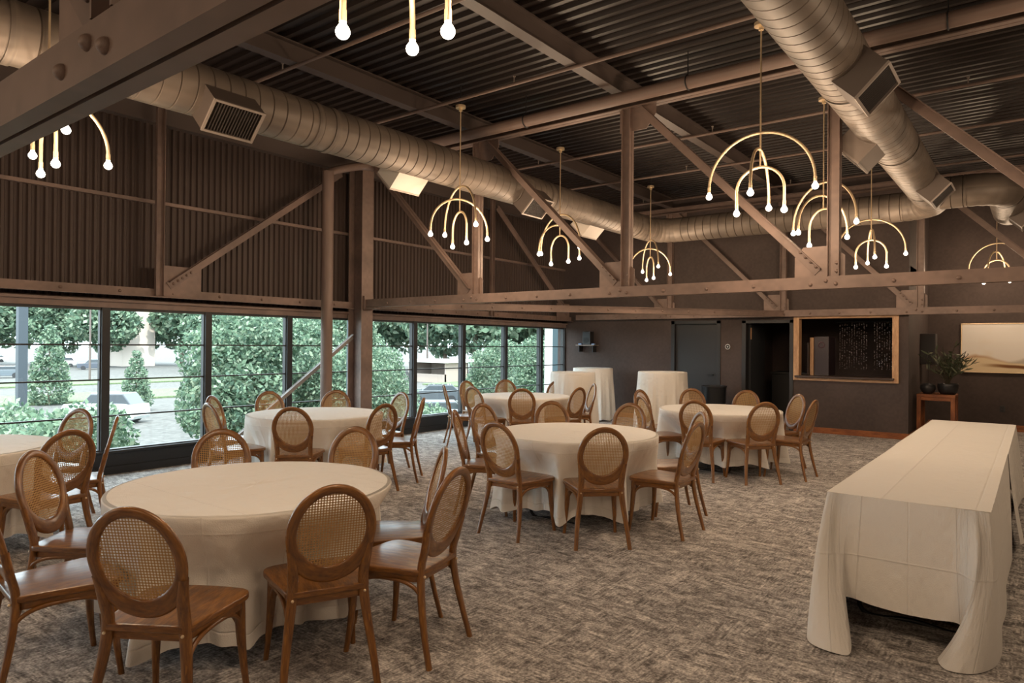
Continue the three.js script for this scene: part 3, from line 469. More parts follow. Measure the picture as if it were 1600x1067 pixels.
// ------------------------------------------------------------------ round tables with cloths
function roundTable(cx, cz, phrase, chairs, seed) {
  const t = thing('round_folding_table', 'round folding table under the white cloth of the ' + phrase, 'table', [cx, 0, cz], 0, 'round folding tables');
  mesh('tabletop', new THREE.CylinderGeometry(0.755, 0.755, 0.03, 64).translate(0, 0.738, 0), M.paleWood, t);
  for (const s of [-1, 1]) mesh('leg', tube([V(-0.25, 0.72, s * 0.36), V(-0.25, 0.4, s * 0.36), V(-0.24, 0.012, s * 0.34), V(0, 0.012, s * 0.33), V(0.24, 0.012, s * 0.34), V(0.25, 0.4, s * 0.36), V(0.25, 0.72, s * 0.36)], 0.014, 60, 8), M.steelLeg, t);
  reseed(seed);
  const R = 0.772, Y = 0.762, lobes = [];
  const ang = chairs.map(([, a]) => a * deg);
  const ph = [rr(0, 6), rr(0, 6), rr(0, 6), rr(0, 6)];
  const diff = (a, b) => { let d = (a - b) % (2 * Math.PI); if (d > Math.PI) d -= 2 * Math.PI; if (d < -Math.PI) d += 2 * Math.PI; return d; };
  const sorted = [...ang].map((a) => ((a % (2 * Math.PI)) + 2 * Math.PI) % (2 * Math.PI)).sort((a, b) => a - b);
  sorted.forEach((a, i) => { const b = i + 1 < sorted.length ? sorted[i + 1] : sorted[0] + 2 * Math.PI; const gap = b - a; if (gap > 0.45) for (const f of gap > 0.9 ? [0.36, 0.64] : [rr(0.42, 0.58)]) lobes.push([a + gap * f, rr(0.07, 0.13), rr(0.06, 0.11), rr(-0.06, 0.03)]); });
  const hemLow = 0.62;
  const g = grid(288, 44, (u, v) => {
    const a = u * 2 * Math.PI, ca = Math.cos(a), sa = Math.sin(a);
    if (v < 0.3) { const r = (v / 0.3) * (R - 0.014), y = Y + 0.0015 * Math.sin(9 * ca + ph[0]) * Math.sin(7 * sa + ph[1]); return [r * ca, y, r * sa, r * ca, r * sa]; }
    const w = (v - 0.3) / 0.7, arc = 0.06;
    if (w < arc) { const k = w / arc * Math.PI / 2; return [(R - 0.014 + 0.014 * Math.sin(k)) * ca, Y - 0.014 + 0.014 * Math.cos(k), (R - 0.014 + 0.014 * Math.sin(k)) * sa, R * a, R + w]; }
    const s = (w - arc) / (1 - arc);
    let r = R + 0.012 * s;
    for (let i = 0; i < chairs.length; i++) { const d = diff(a, ang[i]), front = chairs[i][0] - 0.585, depth = Math.max(0, R + 0.012 - Math.min(front, 0.70)); r -= depth * Math.exp(-Math.pow(Math.abs(d) / 0.36, 6)) * smooth(s, 0.0, 0.5); }
    let hem = 0;
    for (const [la, amp, wid, h] of lobes) { const d = diff(a, la), e = Math.exp(-(d / wid) * (d / wid)); r += amp * e * Math.pow(s, 1.25); hem += h * e; }
    r += 0.010 * s * Math.sin(23 * a + ph[2]) + 0.007 * s * Math.sin(41 * a + ph[3] + 2 * s);
    const y = Y - 0.014 - s * (hemLow - hem + 0.012 * Math.sin(11 * a + ph[0]));
    return [r * ca, y, r * sa, R * a, R + s * 0.64];
  }, true);
  const c = mesh('tablecloth', g, M.cloth, scene); c.position.set(cx, 0, cz);
  tag(c, 'white draped cloth on the ' + phrase, 'tablecloth', 'white cloths on the round tables');
}
TABLES.forEach(([[x, z], phrase, list], i) => roundTable(x, z, phrase, list, 100 + i * 17));

// cocktail tables with floor-length cloths
function cocktail(x, z, R, label, seed) {
  reseed(seed);
  const t = thing('cocktail_table', 'tall pedestal table under the cloth, ' + label, 'table', [x, 0, z], 0, 'tall pedestal tables');
  mesh('tabletop', new THREE.CylinderGeometry(R - 0.015, R - 0.015, 0.025, 48).translate(0, 1.075, 0), M.paleWood, t);
  mesh('pole', cyl(V(0, 0.02, 0), V(0, 1.07, 0), 0.035, 0.035, 16), M.steelLeg, t); mesh('base', new THREE.CylinderGeometry(0.1, 0.26, 0.03, 32).translate(0, 0.016, 0), M.steelLeg, t);
  const ph = [rr(0, 6), rr(0, 6), rr(0, 6)], Y = 1.095;
  const g = grid(220, 34, (u, v) => {
    const a = u * 2 * Math.PI, ca = Math.cos(a), sa = Math.sin(a);
    if (v < 0.2) { const r = v / 0.2 * (R - 0.012); return [r * ca, Y, r * sa, r * ca, r * sa]; }
    const w = (v - 0.2) / 0.8;
    if (w < 0.05) { const k = w / 0.05 * Math.PI / 2, r = R - 0.012 + 0.012 * Math.sin(k); return [r * ca, Y - 0.012 + 0.012 * Math.cos(k), r * sa, a * R, R]; }
    const s = (w - 0.05) / 0.95, f = Math.sin(13 * a + ph[0] + 0.6 * Math.sin(3 * a + ph[1]));
    const r = R + 0.055 * s + smooth(s, 0, 0.8) * (0.022 * f * Math.abs(f) ** 0.4 + 0.010 * Math.sin(29 * a + ph[2]));
    return [r * ca, Y - 0.012 - s * (1.055 + 0.012 * Math.sin(9 * a + ph[1])), r * sa, a * R, R + s * 1.05];
  }, true);
  const c = mesh('tablecloth', g, M.cloth, scene); c.position.set(x, 0, z);
  tag(c, 'white floor-length cloth on ' + label, 'tablecloth', 'white cloths on the cocktail tables');
}
cocktail(-6.62, -10.42, 0.40, 'the cocktail table in front, closest to the window-row table', 301);
cocktail(-7.50, -12.60, 0.42, 'the cocktail table in the corner by the windows', 302);
cocktail(-5.55, -11.85, 0.45, 'the cocktail table standing before the closed door', 303);

// ------------------------------------------------------------------ buffet: two folding tables end to end, each with its own cloth
function buffetTable(z0, z1, label) {
  const t = thing('folding_table', label, 'table', [0, 0, 0], 0, 'long folding tables of the buffet');
  mesh('tabletop', rbox(-0.925, -0.19, 0.725, 0.757, z1 + 0.01, z0 - 0.01, 0.008), M.paleWood, t);
  for (const z of [z0 - 0.38, z1 + 0.38]) mesh('leg', tube([V(-0.82, 0.73, z), V(-0.82, 0.3, z), V(-0.82, 0.012, z), V(-0.56, 0.012, z), V(-0.29, 0.012, z), V(-0.29, 0.3, z), V(-0.29, 0.73, z)], 0.014, 60, 8), M.steelLeg, t);
}
buffetTable(-4.15, -6.55, 'long folding table under the buffet cloth that trails on the floor');
buffetTable(-6.57, -9.03, 'long folding table under the buffet cloth nearer the recess');
function drape(cols, rimTop, name, label) {
  // cols: [rim, mid, hem] triplets around the open perimeter
  const cu = [0, 1, 2].map((k) => new THREE.CatmullRomCurve3(cols.map((c) => V(...c[k])), false, 'centripetal')), n = cols.length - 1;
  const at = (k, u) => cu[k].getPoint(u);
  const skirt = grid(n * 9, 26, (u, v) => {
    const a = at(0, u), b = at(1, u), c = at(2, u), L = (1 - v) * (1 - 2 * v), Mi = 4 * v * (1 - v), H = v * (2 * v - 1);
    const roll = Math.min(1, v * 14), drop = a.y - 0.0;
    const x = a.x * L + b.x * Mi + c.x * H, z = a.z * L + b.z * Mi + c.z * H, y = a.y + (c.y - a.y) * v;
    return [x, y, z, u * 7, y];
  });
  const top = grid(30, 60, (u, v) => { const x = rimTop[0] + (rimTop[1] - rimTop[0]) * u, z = rimTop[2] + (rimTop[3] - rimTop[2]) * v; return [x, 0.766 + 0.0012 * Math.sin(x * 9 + 1) * Math.sin(z * 5), z, x, z]; });
  const flip = (g) => { const i = g.index.array; for (let k = 0; k < i.length; k += 3) { const t = i[k]; i[k] = i[k + 1]; i[k + 1] = t; } g.computeVertexNormals(); return g; };
  const c = mesh(name, merged([skirt, top]), M.cloth, scene);
  return tag(c, label, 'tablecloth', 'white cloths on the buffet tables');
}
{
  const T = 0.766, x0 = -0.935, x1 = -0.175, zf = -4.14;
  drape([
    [[x0, T, -6.58], [-0.95, 0.4, -6.58], [-0.96, 0.05, -6.58]], [[x0, T, -6.1], [-0.945, 0.4, -6.1], [-0.965, 0.04, -6.1]], [[x0, T, -5.6], [-0.96, 0.4, -5.6], [-0.985, 0.03, -5.62]], [[x0, T, -5.1], [-0.95, 0.4, -5.1], [-0.975, 0.025, -5.1]],
    [[x0, T, -4.75], [-0.965, 0.4, -4.75], [-1.0, 0.018, -4.72]], [[x0, T, -4.40], [-0.965, 0.4, -4.36], [-0.99, 0.012, -4.26]], [[x0, T, -4.20], [-0.985, 0.38, -4.15], [-1.0, 0.010, -4.02]], [[-0.930, T, -4.15], [-0.97, 0.38, -4.05], [-0.95, 0.008, -3.86]],
    [[-0.90, T, zf], [-0.905, 0.38, -4.06], [-0.83, 0.008, -3.81]], [[-0.87, T, zf], [-0.875, 0.38, -4.10], [-0.755, 0.010, -3.83]], [[-0.84, T, zf], [-0.85, 0.4, -4.125], [-0.785, 0.10, -3.99]], [[-0.80, T, zf], [-0.825, 0.45, -4.145], [-0.84, 0.195, -4.14]],
    [[-0.70, T, zf], [-0.70, 0.45, -4.15], [-0.70, 0.178, -4.15]], [[-0.55, T, zf], [-0.55, 0.45, -4.148], [-0.55, 0.170, -4.145]], [[-0.42, T, zf], [-0.42, 0.45, -4.148], [-0.42, 0.172, -4.15]], [[-0.32, T, zf], [-0.315, 0.45, -4.145], [-0.30, 0.178, -4.14]],
    [[-0.285, T, zf], [-0.285, 0.42, -4.12], [-0.27, 0.12, -4.10]], [[-0.265, T, zf], [-0.265, 0.4, -4.08], [-0.28, 0.03, -4.07]], [[-0.245, T, zf], [-0.245, 0.4, -4.055], [-0.39, 0.008, -4.09]], [[-0.225, T, zf], [-0.222, 0.4, -4.06], [-0.345, 0.006, -3.96]],
    [[-0.205, T, zf], [-0.195, 0.4, -4.075], [-0.25, 0.006, -3.98]], [[-0.180, T, -4.15], [-0.160, 0.4, -4.11], [-0.165, 0.006, -4.12]], [[x1, T, -4.23], [-0.145, 0.4, -4.26], [-0.135, 0.01, -4.36]], [[x1, T, -4.5], [-0.155, 0.4, -4.55], [-0.15, 0.02, -4.62]], [[x1, T, -4.9], [-0.15, 0.4, -4.95], [-0.135, 0.03, -5.0]],
    [[x1, T, -5.5], [-0.16, 0.4, -5.5], [-0.15, 0.04, -5.5]], [[x1, T, -6.1], [-0.15, 0.4, -6.1], [-0.135, 0.06, -6.1]], [[x1, T, -6.58], [-0.155, 0.4, -6.58], [-0.145, 0.06, -6.58]],
  ], [x0, x1, -6.58, zf], 'tablecloth', 'white buffet cloth with corners trailing on the carpet');
  const T2 = T + 0.002;
  drape([
    [[x0 - 0.004, T2, -6.52], [-0.955, 0.42, -6.50], [-0.985, 0.10, -6.46]], [[x0 - 0.004, T2, -7.2], [-0.96, 0.42, -7.2], [-0.99, 0.06, -7.2]], [[x0 - 0.004, T2, -7.9], [-0.95, 0.42, -7.9], [-0.97, 0.05, -7.9]], [[x0 - 0.004, T2, -8.7], [-0.965, 0.42, -8.7], [-0.99, 0.03, -8.75]], [[x0, T2, -9.0], [-0.98, 0.4, -9.05], [-1.0, 0.01, -9.2]], [[-0.91, T2, -9.06], [-0.93, 0.4, -9.14], [-0.9, 0.01, -9.3]],
    [[-0.8, T2, -9.06], [-0.8, 0.4, -9.08], [-0.8, 0.17, -9.09]], [[-0.55, T2, -9.06], [-0.55, 0.4, -9.08], [-0.55, 0.17, -9.09]], [[-0.3, T2, -9.06], [-0.3, 0.4, -9.08], [-0.3, 0.17, -9.09]], [[-0.2, T2, -9.06], [-0.18, 0.4, -9.14], [-0.2, 0.01, -9.3]], [[x1, T2, -9.0], [-0.13, 0.4, -9.05], [-0.11, 0.01, -9.2]],
    [[x1 + 0.004, T2, -8.6], [-0.15, 0.42, -8.6], [-0.12, 0.05, -8.6]], [[x1 + 0.004, T2, -7.8], [-0.155, 0.42, -7.8], [-0.14, 0.06, -7.8]], [[x1 + 0.004, T2, -7.1], [-0.14, 0.42, -7.1], [-0.1, 0.07, -7.08]], [[x1 + 0.004, T2, -6.75], [-0.13, 0.42, -6.7], [-0.07, 0.08, -6.62]], [[x1 + 0.004, T2, -6.52], [-0.14, 0.42, -6.5], [-0.09, 0.10, -6.44]],
  ], [x0 - 0.004, x1 + 0.004, -9.06, -6.52], 'tablecloth', 'white buffet cloth on the table nearer the recess');
}

// ------------------------------------------------------------------ things along the far walls
{
  const t = thing('console_table', 'small honey-brown wooden side table with square legs under the plant', 'table', [-1.40, 0, -14.3]);
  mesh('tabletop', rbox(-0.29, 0.29, 0.715, 0.765, -0.3, 0.3, 0.006, 0), M.trim, t);
  for (const sx of [-1, 1]) for (const sz of [-1, 1]) mesh('leg', rbox(sx * 0.255 - 0.033, sx * 0.255 + 0.033, 0, 0.72, sz * 0.265 - 0.033, sz * 0.265 + 0.033, 0.005, 1), M.trim, t);
  for (const sz of [-1, 1]) mesh('apron', rbox(-0.23, 0.23, 0.655, 0.718, sz * 0.265 - 0.02, sz * 0.265 + 0.02, 0.004, 0), M.trim, t);
  for (const sx of [-1, 1]) mesh('apron', rbox(sx * 0.255 - 0.02, sx * 0.255 + 0.02, 0.655, 0.718, -0.24, 0.24, 0.004, 2), M.trim, t);
  const p = thing('potted_plant', 'leafy dark green plant in a black pot on the side table', 'plant', [-1.24, 0.765, -14.25]);
  tag(mesh('pot', new THREE.LatheGeometry([[0, 0], [0.11, 0], [0.15, 0.06], [0.165, 0.15], [0.155, 0.19], [0.14, 0.19], [0.135, 0.16], [0, 0.16]].map(([a, b]) => new THREE.Vector2(a, b)), 32), M.black, p), 'black pot');
  reseed(55);
  const stems = [], leaf = (() => { const s = new THREE.Shape(); s.moveTo(0, 0); s.quadraticCurveTo(0.017, 0.04, 0, 0.1); s.quadraticCurveTo(-0.017, 0.04, 0, 0); const g = new THREE.ShapeGeometry(s, 5); const q = g.attributes.position; for (let i = 0; i < q.count; i++) q.setZ(i, -1.6 * q.getX(i) ** 2 * 20 - q.getY(i) ** 2 * 1.5); g.computeVertexNormals(); return g; })();
  const leafMats = [rgb(0.07, 0.09, 0.045), rgb(0.14, 0.15, 0.09), rgb(0.05, 0.065, 0.035)].map((c) => phys({ color: c, roughness: 0.45, side: THREE.DoubleSide }));
  let count = 0;
  for (let i = 0; i < 26; i++) {
    const a = rr(0, 6.28), out = rr(0.08, 0.44), h = rr(0.3, 0.78) * (1 - out * 0.6), pts = [V(rr(-0.04, 0.04), 0.15, rr(-0.04, 0.04)), V(Math.cos(a) * out * 0.35, 0.17 + h * 0.55, Math.sin(a) * out * 0.35), V(Math.cos(a) * out, 0.16 + h, Math.sin(a) * out)];
    stems.push(tube(pts, 0.004, 10, 5));
    const c = new THREE.CatmullRomCurve3(pts);
    for (let k = 0; k < 11 && count < 286; k++, count++) { const f = 0.35 + 0.65 * k / 10, l = mesh('leaf', leaf, leafMats[Math.floor(rnd() * 3)], p); l.position.copy(c.getPoint(f)); l.rotation.set(rr(-1.3, 1.3), rr(0, 6.28), rr(-1.2, 1.2)); l.scale.setScalar(rr(1.1, 1.9)); }
  }
  mesh('stems', merged(stems), std({ color: rgb(0.05, 0.04, 0.02), roughness: 0.8 }), p);
  const bowl = mesh('black_bowl', new THREE.LatheGeometry([[0, 0], [0.05, 0], [0.10, 0.04], [0.125, 0.10], [0.115, 0.16], [0.06, 0.19], [0, 0.195]].map(([a, b]) => new THREE.Vector2(a, b)), 28), M.black, scene);
  bowl.position.set(-1.53, 0.765, -14.12); tag(bowl, 'rounded black vessel on the side table beside the plant', 'vessel');
  const sp = thing('wall_speaker', 'black box speaker mounted on the wall end above the side table', 'speaker', [XP + 0.13, 1.27, -14.98]);
  mesh('cabinet', rbox(-0.13, 0.12, 0, 0.58, -0.14, 0.14, 0.012), std({ color: rgb(0.03, 0.024, 0.024), roughness: 0.6 }), sp);
  const sl = box(-0.105, 0.1, -0.004, 0.004, 0.14, 0.147); for (let k = 0; k < 14; k++) { const s = mesh('front_slat', sl, M.black, sp); s.position.y = 0.06 + k * 0.035; }
  const pt = thing('painting', 'wide framed painting of a pale sky over brown hills on the recess wall', 'painting', [-0.22, 1.59, ZB + 0.02]);
  const art = texture(512, 256, (u, v) => {
    const n = vnoise(u * 5 + 3, v * 3, 64, 64, 81) * 0.6 + vnoise(u * 13, v * 8, 64, 64, 82) * 0.4, h1 = 0.24 + 0.05 * Math.sin(u * 6 + 1) + 0.10 * (n - 0.5), dune = 0.36 - Math.abs(u - 0.12) * 0.5 + 0.06 * n;
    let c = mixc([0.93, 0.90, 0.86], [0.89, 0.875, 0.85], v); c = mixc(c, [0.90, 0.86, 0.79], smooth(n, 0.5, 0.9) * 0.6);
    if (v < dune) c = mixc(c, [0.74, 0.58, 0.43], smooth(dune - v, 0, 0.09) * 0.8);
    const ridge = 0.44 - Math.abs(u - 0.75) * 0.6 + 0.05 * n; if (v < ridge) c = mixc(c, [0.68, 0.63, 0.56], smooth(ridge - v, 0, 0.1) * 0.7);
    if (v < h1) c = mixc(c, [0.88, 0.80, 0.66], smooth(h1 - v, 0, 0.05));
    const band = Math.abs(v - 0.10 - 0.03 * Math.sin(u * 5 + 0.5) - 0.02 * (n - 0.5)); c = mixc(c, [0.42, 0.24, 0.10], smooth(0.05 - band, 0, 0.04) * smooth(u, 0.12, 0.4) * 0.9);
    return c;
  });
  mesh('canvas', new THREE.BoxGeometry(1.90, 0.92, 0.02).translate(0, 0, 0.01), std({ map: art, roughness: 0.8 }), pt);
  for (const [x0, x1, y0, y1] of [[-0.97, 0.97, 0.462, 0.48], [-0.97, 0.97, -0.48, -0.462], [-0.97, -0.952, -0.48, 0.48], [0.952, 0.97, -0.48, 0.48]]) tag(mesh('frame', rbox(x0, x1, y0, y1, -0.005, 0.035, 0.003), M.brass, pt), 'thin gold frame edge');
  const o = thing('wall_outlet', 'small black power outlet low on the recess wall', 'outlet', [-0.52, 0.42, ZB]);
  mesh('plate', rbox(-0.04, 0.04, -0.06, 0.06, 0, 0.008, 0.003), M.black, o); for (const s of [-1, 1]) mesh('socket', rbox(-0.018, 0.018, s * 0.025 - 0.014, s * 0.025 + 0.014, 0.006, 0.011, 0.002), M.dark, o);
  const th = thing('wall_thermostat', 'round black thermostat with pale ring between the doors', 'thermostat', [-4.88, 1.57, ZF]);
  mesh('body', new THREE.CylinderGeometry(0.042, 0.045, 0.025, 28).rotateX(Math.PI / 2).translate(0, 0, 0.012), M.black, th); tag(mesh('ring', new THREE.TorusGeometry(0.046, 0.007, 8, 32).translate(0, 0, 0.02), M.white, th), 'pale ring'); mesh('display_dot', new THREE.CylinderGeometry(0.012, 0.012, 0.004, 16).rotateX(Math.PI / 2).translate(0, 0, 0.026), M.white, th);
  const bin = thing('waste_bin', 'round black waste bin standing between the two doors', 'bin', [-4.98, 0, -12.95]);
  mesh('body', new THREE.CylinderGeometry(0.235, 0.20, 0.80, 36, 1, false).translate(0, 0.40, 0), std({ color: rgb(0.02, 0.022, 0.026), roughness: 0.28, metalness: 0.3 }), bin); mesh('rim', new THREE.TorusGeometry(0.235, 0.012, 8, 40).rotateX(Math.PI / 2).translate(0, 0.80, 0), M.black, bin);
  const ws = thing('corner_shelf', 'small wall shelf in the corner beside the last window', 'shelf', [-8.08, 1.565, ZF]);
  mesh('board', rbox(-0.24, 0.24, 0, 0.022, 0, 0.22, 0.003), M.ventEdge, ws); mesh('bracket', box(-0.2, -0.18, -0.14, 0, 0, 0.16), M.black, ws); mesh('bracket', box(0.16, 0.18, -0.14, 0, 0, 0.16), M.black, ws);
  const s2 = thing('shelf_speaker', 'upright black speaker on the corner shelf', 'speaker', [-8.06, 1.587, ZF + 0.1]);
  mesh('cabinet', rbox(-0.1, 0.1, 0, 0.3, -0.08, 0.08, 0.01), M.black, s2); mesh('driver', new THREE.CylinderGeometry(0.065, 0.065, 0.01, 24).rotateX(Math.PI / 2).translate(0, 0.1, 0.082), M.dark, s2);
  for (const [x, l] of [[-8.24, 'small pale blue gadget on the corner shelf, window side'], [-7.9, 'small pale blue gadget on the corner shelf, door side']]) { const g = thing('shelf_gadget', l, 'gadget', [x, 1.587, ZF + 0.14]); mesh('body', rbox(-0.04, 0.04, 0, 0.03, -0.03, 0.03, 0.006), std({ color: rgb(0.25, 0.4, 0.7), roughness: 0.4 }), g); mesh('foot', rbox(-0.03, 0.03, 0, 0.006, -0.025, 0.025, 0.002), M.black, g); }
  // inside the bar
  const cab = thing('bar_cabinet', 'tall dark cabinet with a pale wooden side seen through the bar opening', 'cabinet', [-3.36, 0, -14.05]);
  mesh('body', rbox(0.0, 0.26, 0, 1.78, -0.28, 0.24, 0.006), std({ color: rgb(0.035, 0.022, 0.026), roughness: 0.35 }), cab); tag(mesh('side_panel', rbox(-0.07, -0.005, 0, 1.76, -0.28, 0.26, 0.004, 1), M.paleWood, cab), 'pale wooden side panel'); mesh('side_panel', rbox(-0.12, -0.085, 0, 1.66, -0.28, 0.26, 0.004, 1), M.darkWood, cab);
  const emblem = mesh('round_emblem', new THREE.TorusGeometry(0.05, 0.01, 8, 28).translate(0.13, 1.62, 0.245), std({ color: rgb(0.12, 0.06, 0.08), roughness: 0.4 }), cab); emblem.userData.label = 'dull round emblem';
  reseed(77);
  const bead = new THREE.SphereGeometry(0.011, 6, 4), beadMat = std({ color: rgb(0.95, 0.85, 0.82), roughness: 0.12, metalness: 1 });
  for (const [x0, x1, l] of [[-3.02, -2.55, 'strings of shiny beads hanging behind the bar, cabinet side'], [-2.42, -1.92, 'strings of shiny beads hanging behind the bar, side away from the cabinet']]) {
    const list = []; for (let x = x0; x < x1; x += 0.042) for (let y = 1.18; y < 2.06; y += 0.026) if (rnd() < 0.62) list.push([x + rr(-0.004, 0.004), y + rr(-0.006, 0.006), -14.35 + rr(-0.01, 0.01)]);
    const m = new THREE.InstancedMesh(bead, beadMat, list.length); const mt = new THREE.Matrix4(); list.forEach((q, i) => m.setMatrixAt(i, mt.makeTranslation(...q))); m.name = numbered('bead_curtain'); m.castShadow = m.receiveShadow = true; scene.add(m); tag(m, l, 'bead curtain', 'bead curtains behind the bar', 'stuff');
  }
  const rod = mesh('curtain_rod', cyl(V(-3.1, 2.07, -14.35), V(-1.9, 2.07, -14.35), 0.012, 0.012, 10), M.black, scene); tag(rod, 'thin dark rod carrying the bead strings behind the bar', 'rod');
  const tap = mesh('drink_tap', merged([cyl(V(-4.0, 1.05, -15.2), V(-4.0, 1.32, -15.2), 0.014), tube([V(-4.0, 1.3, -15.2), V(-4.0, 1.38, -15.17), V(-4.0, 1.38, -15.08), V(-4.0, 1.31, -15.05)], 0.012, 14, 8)]), std({ color: rgb(0.6, 0.6, 0.6), metalness: 1, roughness: 0.2 }), scene); tag(tap, 'chrome tap glinting inside the dark doorway', 'tap');
  const cnt = mesh('service_counter', merged([rbox(-4.5, -3.7, 1.0, 1.05, -15.6, -14.9, 0.006), box(-4.48, -3.72, 0, 1.0, -15.6, -14.95)]), M.dark, scene); tag(cnt, 'dark counter inside the open doorway', 'counter');
}

// ------------------------------------------------------------------ outside
const GY = -3.5;
{
  const asphalt = texture(512, 512, (u, v) => { const k = 0.24 + 0.10 * vnoise(u * 40, v * 40, 40, 40, 91) + 0.06 * vnoise(u * 200, v * 200, 200, 200, 92); return [k, k * 0.985, k * 0.95]; }, true, 0.1);
  const grass = texture(512, 512, (u, v) => mixc([0.26, 0.33, 0.22], [0.42, 0.47, 0.34], vnoise(u * 60, v * 60, 60, 60, 93)), true, 0.2);
  structMesh('ground', metricUV(new THREE.BoxGeometry(800, 0.4, 800).translate(-250, GY - 0.2, -50)), std({ map: asphalt, roughness: 1 }), 'pale parking lot paving outside');
  const beds = [[-26, -15, -60, 12], [-96, -86, -60, -18], [-72, -62, -40, 6], [-60, -52, -110, -60]];
  for (const [x0, x1, z0, z1] of beds) structMesh('planting_bed', rbox(x0, x1, GY - 0.02, GY + 0.18, z0, z1, 0.05), std({ map: grass, roughness: 1 }), 'grassy planting bed outside');
  structMesh('outer_wall', box(XL - 0.24, XL - 0.1, GY, 0.1, ZB, ZN), M.wall, 'outside of the building below the windows');
  // trees: trunk, branches and a crown of leaf clusters
  function crown(seed, blobs, leaves, size) {
    reseed(seed); const pos = [], col = [], nor = [];
    const tone = [[0.115, 0.185, 0.12], [0.17, 0.25, 0.165], [0.08, 0.135, 0.095], [0.25, 0.31, 0.22]];
    const tot = blobs.reduce((s, b) => s + b[3] * b[3], 0);
    for (const [bx, by, bz, br] of blobs) for (let i = 0; i < leaves * br * br / tot; i++) {
      const d = V(rr(-1, 1), rr(-1, 1), rr(-1, 1)).normalize(), k = br * (0.55 + 0.5 * Math.pow(rnd(), 0.6)), c = V(bx + d.x * k, by + d.y * k * 0.9, bz + d.z * k);
      const u = V(rr(-1, 1), rr(-1, 1), rr(-1, 1)).normalize(), w = new THREE.Vector3().crossVectors(u, V(rr(-1, 1), rr(-1, 1), rr(-1, 1))).normalize(), s = size * rr(0.6, 1.3), n = new THREE.Vector3().crossVectors(w, u);
      const q = [[0, -1], [0.55, 0], [0, 1], [0, -1], [0, 1], [-0.55, 0]], t = tone[Math.floor(rnd() * 4)];
      for (const [a, b] of q) { pos.push(c.x + w.x * a * s + u.x * b * s, c.y + w.y * a * s + u.y * b * s, c.z + w.z * a * s + u.z * b * s); col.push(...t); nor.push(n.x, n.y, n.z); }
    }
    const g = new THREE.BufferGeometry(); g.setAttribute('position', new THREE.Float32BufferAttribute(pos, 3)); g.setAttribute('color', new THREE.Float32BufferAttribute(col, 3)); g.setAttribute('normal', new THREE.Float32BufferAttribute(nor, 3)); return g;
  }
  const leafMat = phys({ vertexColors: true, roughness: 0.8, transmission: 0.35, thickness: 0, side: THREE.DoubleSide, specularIntensity: 0.3 }), bark = std({ color: rgb(0.16, 0.12, 0.09), roughness: 0.9 });
  const round = [[0, 4.2, 0, 2.0], [1.2, 3.4, 0.6, 1.5], [-1.3, 3.2, 0.3, 1.5], [0.3, 5.6, -0.3, 1.5], [-0.4, 3.2, -1.3, 1.4], [0.5, 3.3, 1.3, 1.4], [-0.9, 5.0, 0.7, 1.3], [0.9, 5.0, -0.8, 1.3], [0, 2.2, 0.2, 1.3]];
  const cone = [[0, 1.1, 0, 1.4], [0, 2.3, 0, 1.15], [0, 3.4, 0, 0.9], [0, 4.4, 0, 0.62], [0, 5.2, 0, 0.38]];
  const bushy = [[0, 0.9, 0, 1.1], [1.1, 0.8, 0.4, 0.9], [-1.1, 0.8, -0.3, 0.9], [0.2, 0.9, 1.1, 0.85], [-0.3, 1.3, -0.9, 0.9]];
  const G = { round: [crown(11, round, 20000, 0.10), crown(12, round, 20000, 0.10)], cone: [crown(13, cone, 4200, 0.13)], bush: [crown(14, bushy, 9000, 0.075), crown(15, bushy, 9000, 0.075)], far: [crown(16, round, 6500, 0.20), crown(17, round, 6500, 0.20)] };
  const trunkG = { round: merged([cyl(V(0, 0, 0), V(0, 4.0, 0), 0.16, 0.07, 8), cyl(V(0, 2.2, 0), V(1.1, 3.6, 0.5), 0.06, 0.03, 6), cyl(V(0, 2.0, 0), V(-1.1, 3.5, 0.3), 0.06, 0.03, 6)]), cone: cyl(V(0, 0, 0), V(0, 4.8, 0), 0.12, 0.03, 8), bush: merged([cyl(V(0, 0, 0), V(0.3, 1.1, 0.2), 0.04, 0.02, 6), cyl(V(0, 0, 0), V(-0.4, 1.0, -0.2), 0.04, 0.02, 6)]) };
  trunkG.far = trunkG.round;
  let ti = 0;
  function tree(kind, x, z, s, label, group, sy = s) {
    const t = thing({ round: 'leafy_tree', cone: 'conifer', bush: 'shrub', far: 'distant_tree' }[kind], label, kind === 'bush' ? 'shrub' : 'tree', [x, GY, z], ti * 1.7, group);
    t.scale.set(s, sy, s);
    mesh('foliage', G[kind][ti % G[kind].length], leafMat, t); mesh(kind === 'bush' ? 'stem' : 'trunk', trunkG[kind], bark, t); ti++;
  }
  const near = 'leafy trees outside the windows';
  for (const [x, z, s, l] of [[-21.5, -13.0, 0.92, 'leafy tree filling the window beside the first window mullion'], [-25, -17.6, 1.0, 'leafy tree outside the window before the slanted brace'], [-19.5, -15.9, 0.72, 'leafy tree outside behind the slanted brace'], [-26, -23.0, 0.72, 'leafy tree outside just past the wide window column'], [-25.5, -31.9, 0.78, 'leafy tree outside the middle of the farther windows'], [-20.8, -29.8, 0.8, 'dense leafy tree outside the last wide window'], [-36, -23.5, 1.15, 'pale leafy tree standing behind the nearer trees'], [-42, -33, 1.4, 'tall leafy tree behind the farther windows\u0027 trees']]) tree('round', x, z, s, l, near);
  tree('cone', -62, -20.6, 1.15, 'small conifer in the parking lot beside the dark post', 'conifers in the parking lot');
  tree('cone', -52, -22.8, 0.8, 'slim conifer in the parking lot in front of the pale building', 'conifers in the parking lot');
